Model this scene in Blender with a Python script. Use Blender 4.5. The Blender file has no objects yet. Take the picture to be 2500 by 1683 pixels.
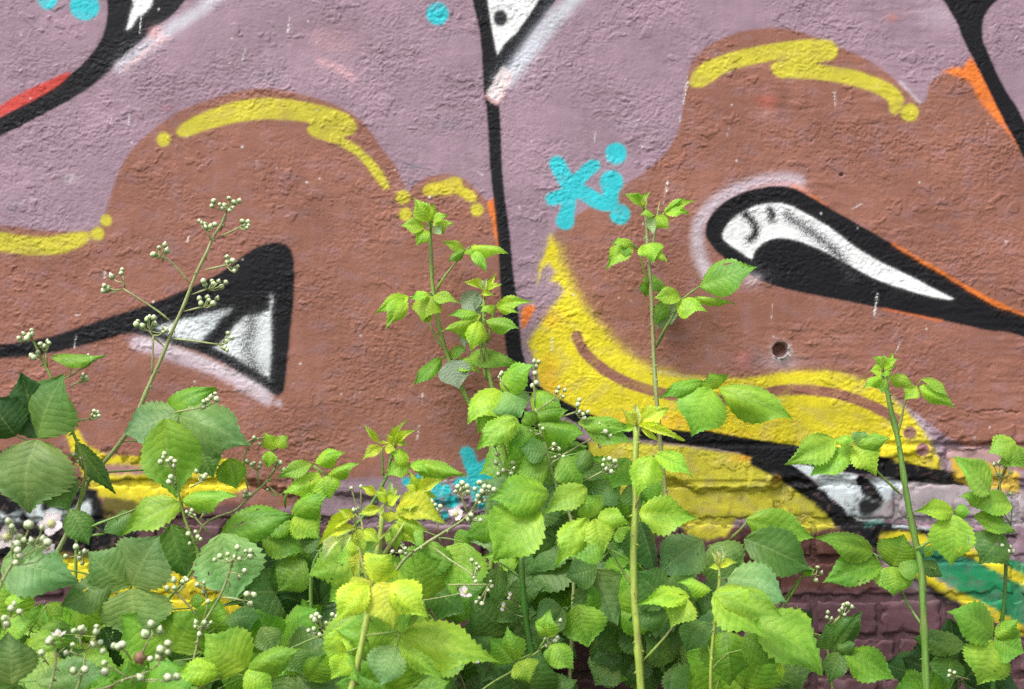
import bpy, math, random
import numpy as np
from mathutils import Vector, Matrix

random.seed(7)
S = bpy.context.scene
COL = S.collection
D = 2.78                 # metres from the camera to the wall
MPP = 0.0008             # metres on the wall per traced pixel (2500 px = 2 m)
CX, CY, CZ = 1250.0, 841.5, 1.0

# ------------------------------------------------------------------ camera, sky, sun, exposure
cd = bpy.data.cameras.new('camera')
cam = bpy.data.objects.new('camera', cd)
COL.objects.link(cam)
cam.location = (0, -D, CZ)
cam.rotation_euler = (math.radians(90), 0, 0)
cd.sensor_fit = 'HORIZONTAL'
cd.sensor_width = 36.0
cd.lens = 36.0 * D / (2500 * MPP)
cd.clip_start, cd.clip_end = 0.05, 400
cd.dof.use_dof = True
cd.dof.focus_distance = D - 0.17
cd.dof.aperture_fstop = 7.0
S.camera = cam

SUN_DIR = Vector((-0.50, -0.52, 1.0)).normalized()     # towards the light
w = bpy.data.worlds.new('World')
S.world = w
w.use_nodes = True
nt = w.node_tree
nt.nodes.clear()
sky = nt.nodes.new('ShaderNodeTexSky')
sky.sky_type = 'NISHITA'
sky.sun_disc = False
sky.sun_elevation = math.asin(SUN_DIR.z)
sky.sun_rotation = math.atan2(SUN_DIR.x, SUN_DIR.y) % (2 * math.pi)
sky.air_density, sky.dust_density, sky.ozone_density = 1.0, 3.0, 1.0
hs = nt.nodes.new('ShaderNodeHueSaturation')
hs.inputs['Saturation'].default_value = 0.22             # overcast: nearly white cloud light
bg = nt.nodes.new('ShaderNodeBackground')
bg.inputs['Strength'].default_value = 0.14
wo = nt.nodes.new('ShaderNodeOutputWorld')
nt.links.new(sky.outputs[0], hs.inputs['Color'])
nt.links.new(hs.outputs[0], bg.inputs['Color'])
nt.links.new(bg.outputs[0], wo.inputs['Surface'])
sl = bpy.data.lights.new('sun', 'SUN')
sl.energy = 1.25
sl.angle = math.radians(16)
sl.color = (1.0, 0.97, 0.92)
sun = bpy.data.objects.new('sun', sl)
COL.objects.link(sun)
sun.rotation_euler = SUN_DIR.to_track_quat('Z', 'Y').to_euler()
sun.location = (-2, -3, 4)
S.view_settings.view_transform = 'Standard'
S.view_settings.look = 'None'
S.view_settings.gamma = 1
S.view_settings.use_curve_mapping = False
S.view_settings.exposure = 1.0
S.render.engine = 'CYCLES'
S.cycles.max_bounces = 8
S.cycles.transparent_max_bounces = 8
try:
    S.cycles.use_denoising = False
except Exception:
    pass

# ------------------------------------------------------------------ traced coordinates
ZK = 900 / 2329
CROPS = {'T1': (0, 0), 'T2': (800, 0), 'T3': (1600, 0), 'M1': (0, 540), 'M2': (800, 540), 'M3': (1600, 540),
         'B1': (0, 1080), 'B2': (800, 1080), 'B3': (1600, 1080), 'R1': (1880, 1040, 610 / 2329)}


def c(crop, x, y):
    o = CROPS[crop]
    k = o[2] if len(o) > 2 else ZK
    return (o[0] + x * k, o[1] + y * k)


def cc(crop, pts):
    return [c(crop, *p) for p in pts]


def P(px, py, d):
    """point seen at traced pixel (px, py), d metres in front of the wall"""
    k = MPP * (D - d) / D
    return Vector(((px - CX) * k, -d, CZ - (py - CY) * k))


# ------------------------------------------------------------------ numpy noise
def perlin(x, y, seed):
    xi = np.floor(x).astype(np.int64)
    yi = np.floor(y).astype(np.int64)
    xf = (x - xi).astype(np.float32)
    yf = (y - yi).astype(np.float32)
    rs = np.random.RandomState(seed)
    ang = rs.rand(4096).astype(np.float32) * 2 * np.pi
    ca, sa = np.cos(ang), np.sin(ang)

    def g(ix, iy, dx, dy):
        h = ((ix * 73856093) ^ (iy * 19349663) ^ (seed * 83492791)) & 0xFFFFFFF
        h = ((h ^ (h >> 13)) * 1274126177) & 0xFFFFFFF
        h = (h ^ (h >> 11)) & 4095
        return ca[h] * dx + sa[h] * dy
    u = xf * xf * xf * (xf * (xf * 6 - 15) + 10)
    v = yf * yf * yf * (yf * (yf * 6 - 15) + 10)
    n00 = g(xi, yi, xf, yf)
    n10 = g(xi + 1, yi, xf - 1, yf)
    n01 = g(xi, yi + 1, xf, yf - 1)
    n11 = g(xi + 1, yi + 1, xf - 1, yf - 1)
    return ((n00 * (1 - u) + n10 * u) * (1 - v) + (n01 * (1 - u) + n11 * u) * v) * 1.5


def sstep(a, b, x):
    t = np.clip((x - a) / (b - a), 0, 1)
    return t * t * (3 - 2 * t)


# ------------------------------------------------------------------ the mural: paint layers in wall coordinates
MAUVE = (0.315, 0.212, 0.262)
BROWN = (0.282, 0.122, 0.086)
OLIVE = (0.55, 0.49, 0.045)
YELLOW = (0.70, 0.59, 0.025)
CYAN = (0.035, 0.50, 0.56)
BLACK = (0.007, 0.007, 0.009)
WHITE = (0.80, 0.81, 0.81)
PALE = (0.58, 0.50, 0.57)
PINK = (0.72, 0.40, 0.40)
ORANGE = (0.78, 0.20, 0.035)
RED = (0.58, 0.07, 0.055)
GREEN = (0.02, 0.26, 0.10)
TEAL = (0.03, 0.12, 0.12)
PURPLE = (0.118, 0.057, 0.064)
DKBROWN = (0.105, 0.042, 0.034)
PINKBR = (0.42, 0.26, 0.26)
LAYERS = []


def smooth_closed(p, k=4):
    n = len(p)
    out = []
    for i in range(n):
        p0, p1, p2, p3 = (np.array(p[(i + j) % n], float) for j in (-1, 0, 1, 2))
        for s in range(k):
            t = s / k
            out.append(0.5 * (2 * p1 + (p2 - p0) * t + (2 * p0 - 5 * p1 + 4 * p2 - p3) * t * t + (3 * p1 - p0 - 3 * p2 + p3) * t ** 3))
    return out


def smooth_open(p, k=6):
    q = [np.array(a, float) for a in p]
    if len(q) < 3:
        return q
    q = [2 * q[0] - q[1]] + q + [2 * q[-1] - q[-2]]
    out = []
    for i in range(1, len(q) - 2):
        p0, p1, p2, p3 = q[i - 1:i + 3]
        for s in range(k):
            t = s / k
            out.append(0.5 * (2 * p1 + (p2 - p0) * t + (2 * p0 - 5 * p1 + 4 * p2 - p3) * t * t + (3 * p1 - p0 - 3 * p2 + p3) * t ** 3))
    out.append(q[-2])
    return out


def poly(col, pts, soft=3, smooth=True, wob=1.5, a=1.0):
    LAYERS.append(('p', col, np.array(smooth_closed(pts) if smooth else pts, float), soft, wob, a))


def stroke(col, pts, w, soft=4, wob=1.5, a=1.0, speck=0):
    LAYERS.append(('s', col, np.array(smooth_open(pts), float), w * 0.5, soft, wob, a, speck))


def dot(col, p, r, soft=4, wob=1.0, a=1.0, ry=None):
    LAYERS.append(('d', col, p, r, soft, wob, a, ry or r))


# --- brown fields
poly(BROWN, cc('T1', [(-500, 1440), (30, 1432), (300, 1462), (560, 1462), (650, 1410), (690, 1290), (750, 1110), (830, 965), (960, 835),
     (1120, 720), (1300, 645), (1500, 585), (1700, 568), (1900, 600), (2100, 662), (2250, 740), (2340, 830), (2400, 925), (2470, 1010),
     (2520, 1090), (2555, 1170), (2580, 1215), (2615, 1180), (2680, 1135), (2780, 1108), (2870, 1110), (2950, 1150), (3030, 1220), (3080, 1275),
     (3140, 1290), (3170, 1500), (3220, 1900), (3280, 2290), (3330, 2600), (3330, 3090), (2900, 3070), (2300, 3110), (2000, 3160),
     (1700, 3230), (1500, 3290), (1200, 3300), (700, 3300), (300, 3300), (-500, 3300)]), 4)
poly(BROWN, cc('T3', [(200, 480), (228, 395), (300, 320), (420, 250), (560, 202), (700, 186), (850, 195), (1000, 240), (1150, 300), (1300, 368),
     (1420, 440), (1520, 520), (1600, 590), (1665, 655), (1705, 630), (1725, 540), (1790, 480), (1860, 445), (1960, 430), (2100, 600), (2250, 880),
     (2500, 1000), (2700, 1700), (2600, 2900), (2000, 2850), (1300, 2400), (600, 2420), (-100, 2300), (-420, 2050), (-560, 1800), (-640, 1600),
     (-640, 1480), (-470, 1345), (-230, 1195), (-60, 1085), (70, 960), (130, 850), (160, 760), (172, 680), (185, 580)]), 4)
# faint old paint showing through
for col, cr, x, y, rx, ry, a in [(PINK, 'T1', 2060, 230, 90, 40, .25), (PINK, 'T2', 60, 300, 80, 25, .3), (RED, 'T3', 700, 640, 60, 40, .25),
                                 (PINK, 'T3', 690, 740, 60, 35, .25), (PALE, 'T3', 1780, 110, 120, 60, .25), (TEAL, 'T1', 1700, 490, 60, 18, .3),
                                 (TEAL, 'T1', 100, 1300, 60, 40, .2), (WHITE, 'T1', 450, 1130, 40, 30, .2), (TEAL, 'T2', 540, 1055, 30, 14, .5),
                                 (TEAL, 'T2', 760, 800, 60, 25, .25), (PALE, 'T2', 1900, 790, 50, 25, .3), (TEAL, 'T2', 780, 230, 60, 30, .2),
                                 (PALE, 'M3', 560, 880, 120, 40, .15), (TEAL, 'M3', 620, 880, 40, 60, .25), (PALE, 'M3', 800, 890, 80, 35, .45),
                                 (RED, 'M3', 560, 880, 70, 60, .2), (BROWN, 'T3', 1240, 400, 60, 30, .2), (ORANGE, 'T3', 1490, 120, 35, 20, .3),
                                 (RED, 'T1', 1060, 690, 30, 12, .2), (BLACK, 'T3', 790, 640, 50, 100, .22), (BLACK, 'M1', 480, 250, 130, 40, .22)]:
    dot(col, c(cr, x, y), rx * ZK, rx * ZK * .5, 4, a, ry * ZK)
stroke(PINK, cc('T1', [(2020, 395), (2130, 430), (2230, 500)]), 14, 10, 2, .5)
# --- mauve patch low in the middle, purple lower wall
poly(MAUVE, cc('B2', [(-60, 250), (150, 230), (420, 215), (700, 225), (1060, 260), (1200, 300), (1200, 620), (500, 640), (-100, 520)]), 8)
poly(PURPLE, cc('B1', [(-900, 720), (200, 720), (640, 500), (900, 425), (1150, 400), (1450, 390), (1700, 420), (2070, 470), (2400, 540), (2900, 540), (3150, 520),
     (3600, 500), (4200, 540), (4700, 560), (5200, 620), (5700, 800), (6300, 1100), (7200, 1300), (7200, 2700), (-900, 2700)]), 8)
poly(DKBROWN, cc('B3', [(430, 560), (640, 540), (1000, 580), (1180, 540), (1400, 700), (1500, 800), (1640, 900), (1400, 930), (900, 930), (700, 900), (400, 760)]), 8)
poly((0.14, 0.068, 0.085), cc('B3', [(890, 960), (1500, 980), (1730, 1000), (1750, 1200), (1300, 1240), (900, 1230)]), 12)
# --- yellow shapes on the right
poly(YELLOW, cc('M2', [(1410, 90), (1380, 180), (1345, 270), (1328, 380), (1360, 290), (1400, 270), (1435, 320), (1412, 380), (1465, 398), (1482, 455),
     (1405, 560), (1340, 655), (1272, 760), (1298, 850), (1320, 960), (1350, 1060), (1440, 1140), (1560, 1215), (1720, 1275), (1900, 1330), (2200, 1370),
     (2600, 1430), (2900, 1480), (3300, 1540), (3700, 1610), (3885, 1620), (3880, 1560), (3860, 1500), (3800, 1380), (3700, 1250), (3600, 1150), (3480, 1060),
     (3340, 990), (3200, 955), (3050, 945), (2870, 955), (2700, 985), (2500, 995), (2300, 985), (2150, 975), (2010, 930), (1860, 830), (1740, 710),
     (1640, 590), (1550, 460), (1480, 310), (1440, 170)]), 7, True, 5)
stroke(YELLOW, cc('M2', [(1440, 170), (1490, 320), (1560, 470), (1650, 600), (1750, 720), (1870, 840), (2020, 940), (2160, 980)]), 22, 16, 6, .75)
for x, y, rx, ry, a in [(1420, 620, 60, 50, .28), (1400, 960, 60, 90, .35), (1400, 1080, 90, 50, .3), (2080, 1260, 300, 40, .35), (2450, 1360, 200, 30, .3)]:
    dot(ORANGE, c('M2', x, y), rx * ZK, 16, 8, a, ry * ZK)
for x, y, rx, ry, a in [(1130, 1210, 110, 50, .35), (900, 1320, 70, 40, .3), (1190, 990, 90, 25, .3), (1330, 1260, 60, 50, .2)]:
    dot((0.16, 0.15, 0.03), c('M3', x, y), rx * ZK, 18, 10, a, ry * ZK)
poly(OLIVE, cc('B3', [(-500, 20), (60, 15), (350, 50), (640, 90), (760, 170), (850, 255), (960, 320), (1050, 400), (1130, 480), (1165, 530), (1020, 575), (930, 590), (850, 520), (560, 480),
     (500, 500), (440, 590), (300, 612), (215, 590), (90, 480), (-300, 400)]), 5, True, 4)
dot(ORANGE, c('B3', 590, 95), 26, 12, 5, .7, 8)
stroke(BROWN, cc('M2', [(1570, 728), (1620, 825), (1720, 920), (1850, 1000), (2000, 1058), (2150, 1095), (2350, 1125), (2500, 1130), (2700, 1100), (2860, 1068), (3020, 1066),
       (3220, 1092), (3370, 1140), (3500, 1200), (3590, 1250)]), 26, 3, 2)
dot((0.25, 0.12, 0.11), c('M3', 1600, 1335), 16, 3)
dot((0.30, 0.14, 0.14), c('M3', 1685, 1445), 17, 3)
stroke(PALE, cc('M3', [(1650, 1240), (1720, 1350), (1800, 1450)]), 12, 8, 3, .45)
# --- centre black line and Y
poly(BLACK, cc('T2', [(905, -60), (927, 60), (960, 200), (975, 350), (985, 600), (1003, 680), (1015, 850), (1025, 1050), (1045, 1250), (1066, 1450), (1080, 1600),
     (1092, 1850), (1120, 2150), (1148, 2380), (1180, 2440), (1258, 2435), (1238, 2300), (1216, 2100), (1196, 1900), (1170, 1700), (1150, 1470), (1118, 1250), (1101, 1050),
     (1095, 850), (1084, 665), (1075, 560), (1150, 440), (1235, 300), (1335, 160), (1420, 40), (1480, -60)]), 3, False)
stroke((0.62, 0.66, 0.72), cc('T2', [(1580, -20), (1500, 60), (1350, 240), (1220, 410), (1130, 520)]), 32, 14, 2, .75)
stroke((0.62, 0.66, 0.72), cc('T2', [(1420, 90), (1300, 250), (1190, 400), (1090, 530)]), 22, 14, 2, .55)
poly((0.70, 0.62, 0.62), cc('T2', [(1002, 600), (1060, 490), (1110, 430), (1165, 460), (1140, 540), (1105, 610), (1075, 660), (1030, 640)]), 4, False, 4)
stroke(PINK, cc('T2', [(1000, 612), (1050, 650), (1080, 655)]), 7, 4, 3, .8)
stroke(PINK, cc('T2', [(1080, 655), (1130, 560), (1160, 490)]), 5, 4, 3, .6)
poly(WHITE, cc('T2', [(1003, -60), (1016, 50), (1040, 190), (1060, 305), (1074, 352), (1112, 288), (1200, 205), (1300, 60), (1370, -60)]), 3, False)
dot((0.03, 0.03, 0.035), c('T2', 1092, 122), 17, 4, 1, 1, 20)
poly(ORANGE, cc('T2', [(1010, 1285), (1045, 1255), (1058, 1380), (1074, 1560), (1045, 1440)]), 4, False)
poly(ORANGE, cc('M2', [(1240, 540), (1312, 538), (1285, 600), (1235, 680), (1222, 620)]), 4)
# black outline beneath the yellow belly
stroke(BLACK, cc('M2', [(1200, 880), (1235, 1000), (1330, 1090), (1500, 1190), (1700, 1280), (1930, 1330), (2130, 1352), (2400, 1388), (2640, 1420), (2900, 1470)]), 34, 3)
stroke(BLACK, cc('M2', [(1180, 1180), (1280, 1300), (1500, 1400), (1600, 1430)]), 40, 4)
# --- right lower: black bands, white panel, green
poly((0.13, 0.075, 0.085), cc('R1', [(700, 1000), (960, 1080), (1080, 1180), (1300, 1350), (1480, 1500), (1700, 1650), (1300, 1700), (900, 1400), (560, 1150)]), 8)
poly((0.36, 0.30, 0.33), cc('R1', [(950, 1110), (1080, 1180), (1240, 1310), (1420, 1460), (1520, 1570), (1400, 1560), (1270, 1400), (1050, 1250)]), 10, False, 4)
poly((0.40, 0.34, 0.36), cc('R1', [(880, 480), (1590, 545), (2100, 590), (2500, 620), (2500, 960), (1890, 905), (1400, 890), (960, 865)]), 4, False)
poly((0.62, 0.68, 0.72), cc('R1', [(880, 480), (1260, 530), (1200, 620), (1090, 700), (1050, 700)]), 6, False, 5)
poly((0.68, 0.74, 0.78), cc('R1', [(150, 330), (350, 365), (550, 420), (820, 450), (850, 560), (1000, 680), (1060, 720), (960, 850), (780, 870), (590, 700), (460, 570), (390, 490), (270, 420)]), 4, False, 4)
poly(BLACK, cc('R1', [(-700, 20), (-400, 80), (0, 148), (190, 168), (600, 222), (1040, 284), (1220, 325), (1450, 378), (1620, 412), (1730, 455), (1860, 530), (2060, 548), (2400, 550), (2400, 590), (1900, 575),
     (1590, 552), (1240, 518), (960, 468), (820, 450), (560, 408), (350, 368), (180, 345), (290, 425), (400, 515), (590, 690), (800, 866), (1050, 905), (1200, 915), (1520, 968), (1900, 985), (2300, 1010),
     (2300, 1050), (1900, 1035), (1515, 1036), (1250, 1020), (1085, 1045), (1085, 1185), (965, 1130), (950, 1040), (880, 955), (720, 890), (605, 800), (490, 690), (340, 572), (200, 502), (120, 480), (60, 430), (-80, 330), (-300, 250), (-700, 180)]), 3, False)
poly(DKBROWN, cc('R1', [(420, 1000), (560, 950), (680, 960), (960, 1140), (1050, 1260), (900, 1330), (500, 1250)]), 6)
poly(BLACK, cc('R1', [(560, 820), (640, 850), (720, 885), (900, 950), (970, 1040), (975, 1140), (800, 1060), (650, 960), (590, 900)]), 4, True, 4)
stroke(BLACK, cc('R1', [(-150, 330), (60, 440), (200, 525), (340, 625), (480, 735), (600, 835), (740, 900)]), 24, 4, 2)
poly(BLACK, cc('R1', [(795, 490), (830, 455), (900, 480), (980, 560), (1080, 716), (985, 705), (890, 665), (820, 575)]), 2.5, False, 1)
poly((0.02, 0.021, 0.022), cc('R1', [(880, 668), (985, 690), (1060, 716), (1020, 770), (968, 842), (850, 852), (815, 790), (835, 715)]), 5, False, 3)
stroke((0.10, 0.11, 0.11), cc('R1', [(800, 680), (770, 740), (790, 820)]), 16, 14, 6, .7, 1)
stroke((0.62, 0.66, 0.68), cc('R1', [(820, 868), (930, 885), (1040, 892)]), 6, 3, 3, .85)
stroke((0.10, 0.42, 0.34), cc('R1', [(900, 915), (1000, 900), (1050, 905)]), 8, 4, 5, .7)
stroke((0.62, 0.68, 0.72), cc('R1', [(1150, 928), (1340, 950), (1530, 972)]), 3.5, 2, 2, .9)
poly(GREEN, cc('B3', [(1640, 600), (1760, 640), (2020, 690), (2500, 800), (2700, 1300), (2300, 1160), (2000, 1010), (1800, 860), (1690, 760)]), 4, False)
poly((0.02, 0.16, 0.09), cc('B3', [(1700, 680), (2000, 700), (2100, 790), (1800, 800)]), 10, True, 6)
stroke(YELLOW, cc('B3', [(1450, 605), (1620, 600), (1740, 640), (2000, 700), (2280, 850), (2500, 950)]), 24, 4, 3)
stroke(YELLOW, cc('B3', [(1560, 760), (1720, 860), (1860, 950), (2060, 1045), (2270, 1160), (2500, 1280)]), 24, 3, 2)
stroke(BLACK, cc('B3', [(1540, 790), (1720, 915), (1860, 1010), (1960, 1060)]), 20, 9, 3, .95)
poly((0.62, 0.42, 0.05), cc('M3', [(1850, 1495), (2000, 1500), (2300, 1590), (2300, 1720), (2000, 1680), (1900, 1640)]), 4, False)
poly(PINKBR, cc('M3', [(1850, 1425), (2300, 1420), (2300, 1540), (2050, 1505), (1850, 1495)]), 5, False)
# --- black "eye" shape on the right
stroke(PALE, cc('T3', [(350, 1770), (290, 1660), (262, 1540), (275, 1420), (340, 1320), (470, 1225), (650, 1160), (800, 1138), (895, 1150)]), 30, 12, 3, .85)
stroke(PINK, cc('T3', [(600, 1195), (760, 1165), (880, 1175), (960, 1225)]), 12, 8, 3, .6)
stroke(ORANGE, cc('T3', [(870, 1180), (960, 1232), (1060, 1300)]), 9, 7, 3, .55)
poly(BLACK, cc('T3', [(312, 1480), (335, 1380), (420, 1290), (540, 1222), (660, 1190), (765, 1180), (870, 1195), (960, 1240), (1150, 1350), (1350, 1462), (1520, 1560),
     (1700, 1660), (1850, 1745), (2000, 1837), (2150, 1917), (2270, 1972), (2600, 2090), (2600, 2240), (2270, 2112), (2100, 2090), (1900, 2046), (1700, 2005), (1500, 1965),
     (1300, 1925), (1100, 1886), (900, 1846), (740, 1806), (640, 1766), (560, 1720), (470, 1660), (390, 1600), (340, 1540)]), 3)
stroke(ORANGE, cc('M3', [(1500, 150), (1650, 240), (1840, 350), (2000, 447), (2150, 530), (2270, 572), (2500, 660)]), 7, 4, 2, .85)
stroke((0.6, 0.15, 0.04), cc('M3', [(1430, 556), (1600, 592), (1800, 632)]), 5, 3, 2, .8)
stroke(ORANGE, cc('M3', [(1950, 415), (2080, 490), (2200, 545)]), 10, 4, 2, .9)
poly(WHITE, cc('T3', [(420, 1495), (445, 1430), (505, 1370), (585, 1322), (680, 1292), (780, 1290), (860, 1308), (960, 1362), (1100, 1445), (1250, 1560), (1400, 1650),
     (1600, 1745), (1760, 1832), (1870, 1888), (1790, 1886), (1600, 1838), (1400, 1770), (1200, 1668), (1050, 1586), (900, 1526), (800, 1508), (720, 1518), (650, 1558),
     (615, 1608), (603, 1640), (540, 1598), (460, 1546)]), 3)
stroke(BLACK, cc('T3', [(565, 1355), (622, 1425), (622, 1490), (592, 1515)]), 20, 9, 3, 1, 1)
stroke(BLACK, cc('T3', [(715, 1330), (735, 1360), (728, 1385)]), 19, 9, 3, .98, 1)
stroke((0.03, 0.03, 0.035), cc('T3', [(830, 1370), (930, 1440), (1060, 1530), (1150, 1620), (1230, 1750)]), 19, 14, 4, .95, 1)
dot(PALE, c('M3', 600, 370), 18, 14, 4, .6, 12)
# --- yellow-green highlights
poly(OLIVE, cc('T1', [(1122, 835), (1160, 785), (1300, 712), (1500, 647), (1700, 626), (1900, 645), (2100, 690), (2200, 728), (2252, 790), (2240, 845), (2175, 872), (2240, 912), (2330, 985),
     (2400, 1065), (2450, 1150), (2460, 1195), (2420, 1190), (2380, 1140), (2320, 1060), (2250, 985), (2160, 930), (2070, 895), (1985, 868), (1945, 825), (1960, 785), (1880, 768), (1700, 760), (1550, 770), (1400, 800), (1260, 842), (1190, 868), (1145, 865)]), 4)
for cr, x, y, r in [('T1', 1040, 885, 44), ('T1', 677, 1395, 36), ('T1', 625, 1480, 42), ('T2', 478, 1250, 44), ('T2', 492, 1358, 40), ('T2', 945, 1330, 40), ('T3', 1600, 716, 56)]:
    dot(OLIVE, c(cr, x, y), r * ZK, 4, 1.5)
poly(OLIVE, cc('M1', [(-300, 60), (20, 72), (150, 95), (300, 102), (420, 85), (530, 70), (580, 95), (540, 150), (450, 190), (340, 215), (200, 215), (20, 195), (-300, 180)]), 5)
poly((0.60, 0.51, 0.04), cc('T2', [(605, 1200), (640, 1168), (720, 1150), (800, 1122), (845, 1140), (855, 1182), (912, 1210), (945, 1262), (900, 1278), (820, 1232), (750, 1235), (660, 1242), (620, 1235)]), 5)
poly(OLIVE, cc('T3', [(215, 515), (245, 450), (330, 390), (500, 330), (700, 290), (850, 266), (1000, 256), (1100, 265), (1147, 312), (1138, 362), (1095, 390), (1010, 408), (1110, 425), (1250, 450), (1400, 500),
     (1500, 550), (1556, 612), (1558, 660), (1535, 710), (1505, 730), (1475, 708), (1462, 650), (1400, 602), (1250, 550), (1050, 512), (850, 500), (765, 490), (726, 440), (735, 405), (800, 378),
     (690, 398), (550, 430), (430, 472), (330, 540), (270, 560), (225, 548)]), 4)
stroke(WHITE, cc('T3', [(1540, 525), (1600, 590), (1665, 655)]), 6, 5, 3, .35)
# --- cyan tag
for pts, r in [([(1450, 1040), (1490, 1120), (1545, 1200)], 50), ([(1530, 1190), (1600, 1120), (1675, 1055)], 44), ([(1570, 1195), (1480, 1240), (1415, 1262)], 42),
               ([(1535, 1190), (1520, 1300), (1500, 1400)], 46), ([(1570, 1195), (1660, 1250), (1730, 1290), (1790, 1285)], 48)]:
    stroke(CYAN, cc('T2', pts), 2 * r * ZK, 3.5, 3)
for cr, x, y, r in [('T2', 1500, 1395, 58), ('T2', 1818, 975, 68), ('T2', 1790, 1155, 74), ('T2', 1845, 1358, 63), ('T2', 1785, 1235, 50), ('T2', 695, 95, 70), ('T1', 545, 45, 92),
                    ('T1', 312, 5, 62), ('B2', 785, 372, 46), ('B2', 740, 462, 26), ('M2', 1122, 1385, 36), ('M2', 1075, 1200, 30)]:
    dot(CYAN, c(cr, x, y), r * ZK, 4, 2)
for pts, r in [([(885, 70), (910, 150), (950, 220)], 46), ([(940, 200), (1040, 130)], 48), ([(960, 230), (860, 250), (830, 255)], 32), ([(940, 240), (950, 330), (965, 380)], 42),
               ([(1000, 220), (1100, 240)], 36), ([(500, 245), (590, 270)], 26), ([(600, 220), (660, 230), (690, 300), (740, 300)], 40), ([(640, 300), (690, 390)], 32), ([(590, 250), (580, 350)], 30)]:
    stroke(CYAN, cc('B2', pts), 2 * r * ZK, 4, 4)
# --- black triangle on the left
poly(BLACK, cc('M1', [(-400, 820), (0, 782), (230, 748), (400, 708), (600, 640), (850, 558), (1050, 488), (1200, 425), (1400, 325), (1530, 230), (1600, 182), (1680, 150), (1760, 136), (1822, 158),
     (1858, 220), (1866, 330), (1860, 500), (1844, 650), (1830, 800), (1814, 950), (1802, 1050), (1790, 1085), (1760, 1104), (1720, 1090), (1680, 1060), (1580, 1000), (1450, 920), (1300, 842), (1100, 782),
     (1000, 757), (890, 718), (800, 715), (600, 770), (400, 820), (200, 855), (0, 870), (-400, 900)]), 4, True, 2)
poly((0.66, 0.70, 0.72), cc('M1', [(990, 672), (1150, 630), (1300, 590), (1470, 555), (1405, 612), (1352, 680), (1280, 752), (1200, 752), (1090, 722)]), 6, False, 4)
poly((0.70, 0.73, 0.75), cc('M1', [(1358, 802), (1440, 742), (1492, 660), (1560, 605), (1640, 590), (1708, 560), (1722, 480), (1716, 700), (1708, 992), (1650, 962), (1560, 900), (1460, 842)]), 6, False, 4)
stroke((0.03, 0.03, 0.032), cc('M1', [(1600, 590), (1590, 680), (1570, 780), (1590, 880), (1630, 950)]), 24, 24, 8, .9, 1)
stroke((0.03, 0.03, 0.032), cc('M1', [(1480, 560), (1380, 600), (1300, 660)]), 12, 20, 6, .5, 1)
stroke((0.56, 0.46, 0.53), cc('M1', [(870, 772), (1000, 812), (1200, 880), (1400, 952), (1550, 1040), (1690, 1122)]), 30, 8, 4, .85)
stroke((0.7, 0.66, 0.72), cc('M1', [(900, 750), (1010, 770), (1200, 840), (1450, 950), (1680, 1075)]), 12, 9, 4, .6)
dot((0.56, 0.46, 0.53), c('M1', 1765, 1150), 9, 6, 3, .8)
# --- top left black arc
poly(BLACK, cc('T1', [(700, -80), (690, 40), (680, 150), (650, 250), (590, 340), (510, 430), (430, 490), (330, 560), (200, 630), (30, 735), (-300, 900), (-300, 1010), (30, 858), (200, 770), (350, 692),
     (480, 620), (600, 540), (720, 430), (790, 365), (860, 300), (940, 230), (980, 185), (1050, 140), (1110, 90), (1200, -20), (1240, -80)]), 3)
stroke((0.60, 0.60, 0.66), cc('T1', [(1400, -30), (1300, 50), (1150, 150), (1020, 240), (900, 330), (770, 430)]), 30, 10, 3, .75)
stroke(PINK, cc('T1', [(1060, 250), (980, 295), (880, 375), (790, 445)]), 6, 5, 3, .7)
dot(PINK, c('T1', 990, 220), 18, 8, 3, .5)
poly(WHITE, cc('T1', [(845, -60), (850, 40), (830, 100), (808, 195), (830, 185), (882, 110), (930, 82), (960, 40), (980, -60)]), 4, False, 3)
poly(RED, cc('T1', [(-200, 790), (30, 660), (150, 590), (300, 522), (400, 476), (455, 468), (385, 540), (250, 622), (100, 700), (30, 735), (-200, 850)]), 3)
# --- top right black arm and orange
poly(ORANGE, cc('T3', [(1812, 455), (1875, 430), (1930, 440), (1985, 365), (2040, 430), (2150, 620), (2290, 900), (2290, 940), (2200, 820), (2110, 725), (2030, 625), (1970, 520), (1900, 482)]), 6, False, 4)
poly(BLACK, cc('T3', [(1800, -60), (1842, 60), (1900, 160), (1930, 250), (2000, 385), (2060, 500), (2130, 642), (2200, 780), (2260, 890), (2420, 1180), (2560, 1180), (2350, 830), (2280, 690), (2200, 570),
     (2130, 430), (2080, 310), (2058, 250), (2060, 140), (2100, 60), (2180, -60)]), 3)
# --- lower left: yellow ledges, black and white
poly(YELLOW, cc('B1', [(420, -60), (500, -75), (560, 20), (700, 85), (890, 88), (1400, 95), (1550, 130), (1560, 290), (1250, 405), (950, 402), (620, 345), (540, 250), (480, 100)]), 4, False, 3)
poly((0.38, 0.20, 0.19), cc('B1', [(640, 140), (900, 145), (1000, 160), (1000, 205), (700, 205), (590, 230)]), 4, False, 3)
poly(BLACK, cc('B1', [(-300, 330), (200, 340), (560, 280), (640, 380), (720, 470), (860, 520), (850, 640), (640, 690), (340, 710), (-300, 720)]), 4)
poly((0.60, 0.66, 0.68), cc('B1', [(-200, 430), (20, 450), (100, 440), (190, 440), (230, 370), (330, 420), (430, 440), (560, 370), (580, 420), (570, 480), (250, 500), (-200, 500)]), 5, False, 3)
for x, y in [(60, 430), (145, 470), (290, 400), (440, 470)]:
    dot(BLACK, c('B1', x, y), 13, 4, 2)
poly((0.13, 0.11, 0.02), cc('B1', [(660, 350), (880, 380), (890, 420), (830, 520), (690, 560)]), 6, True, 3)
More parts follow.
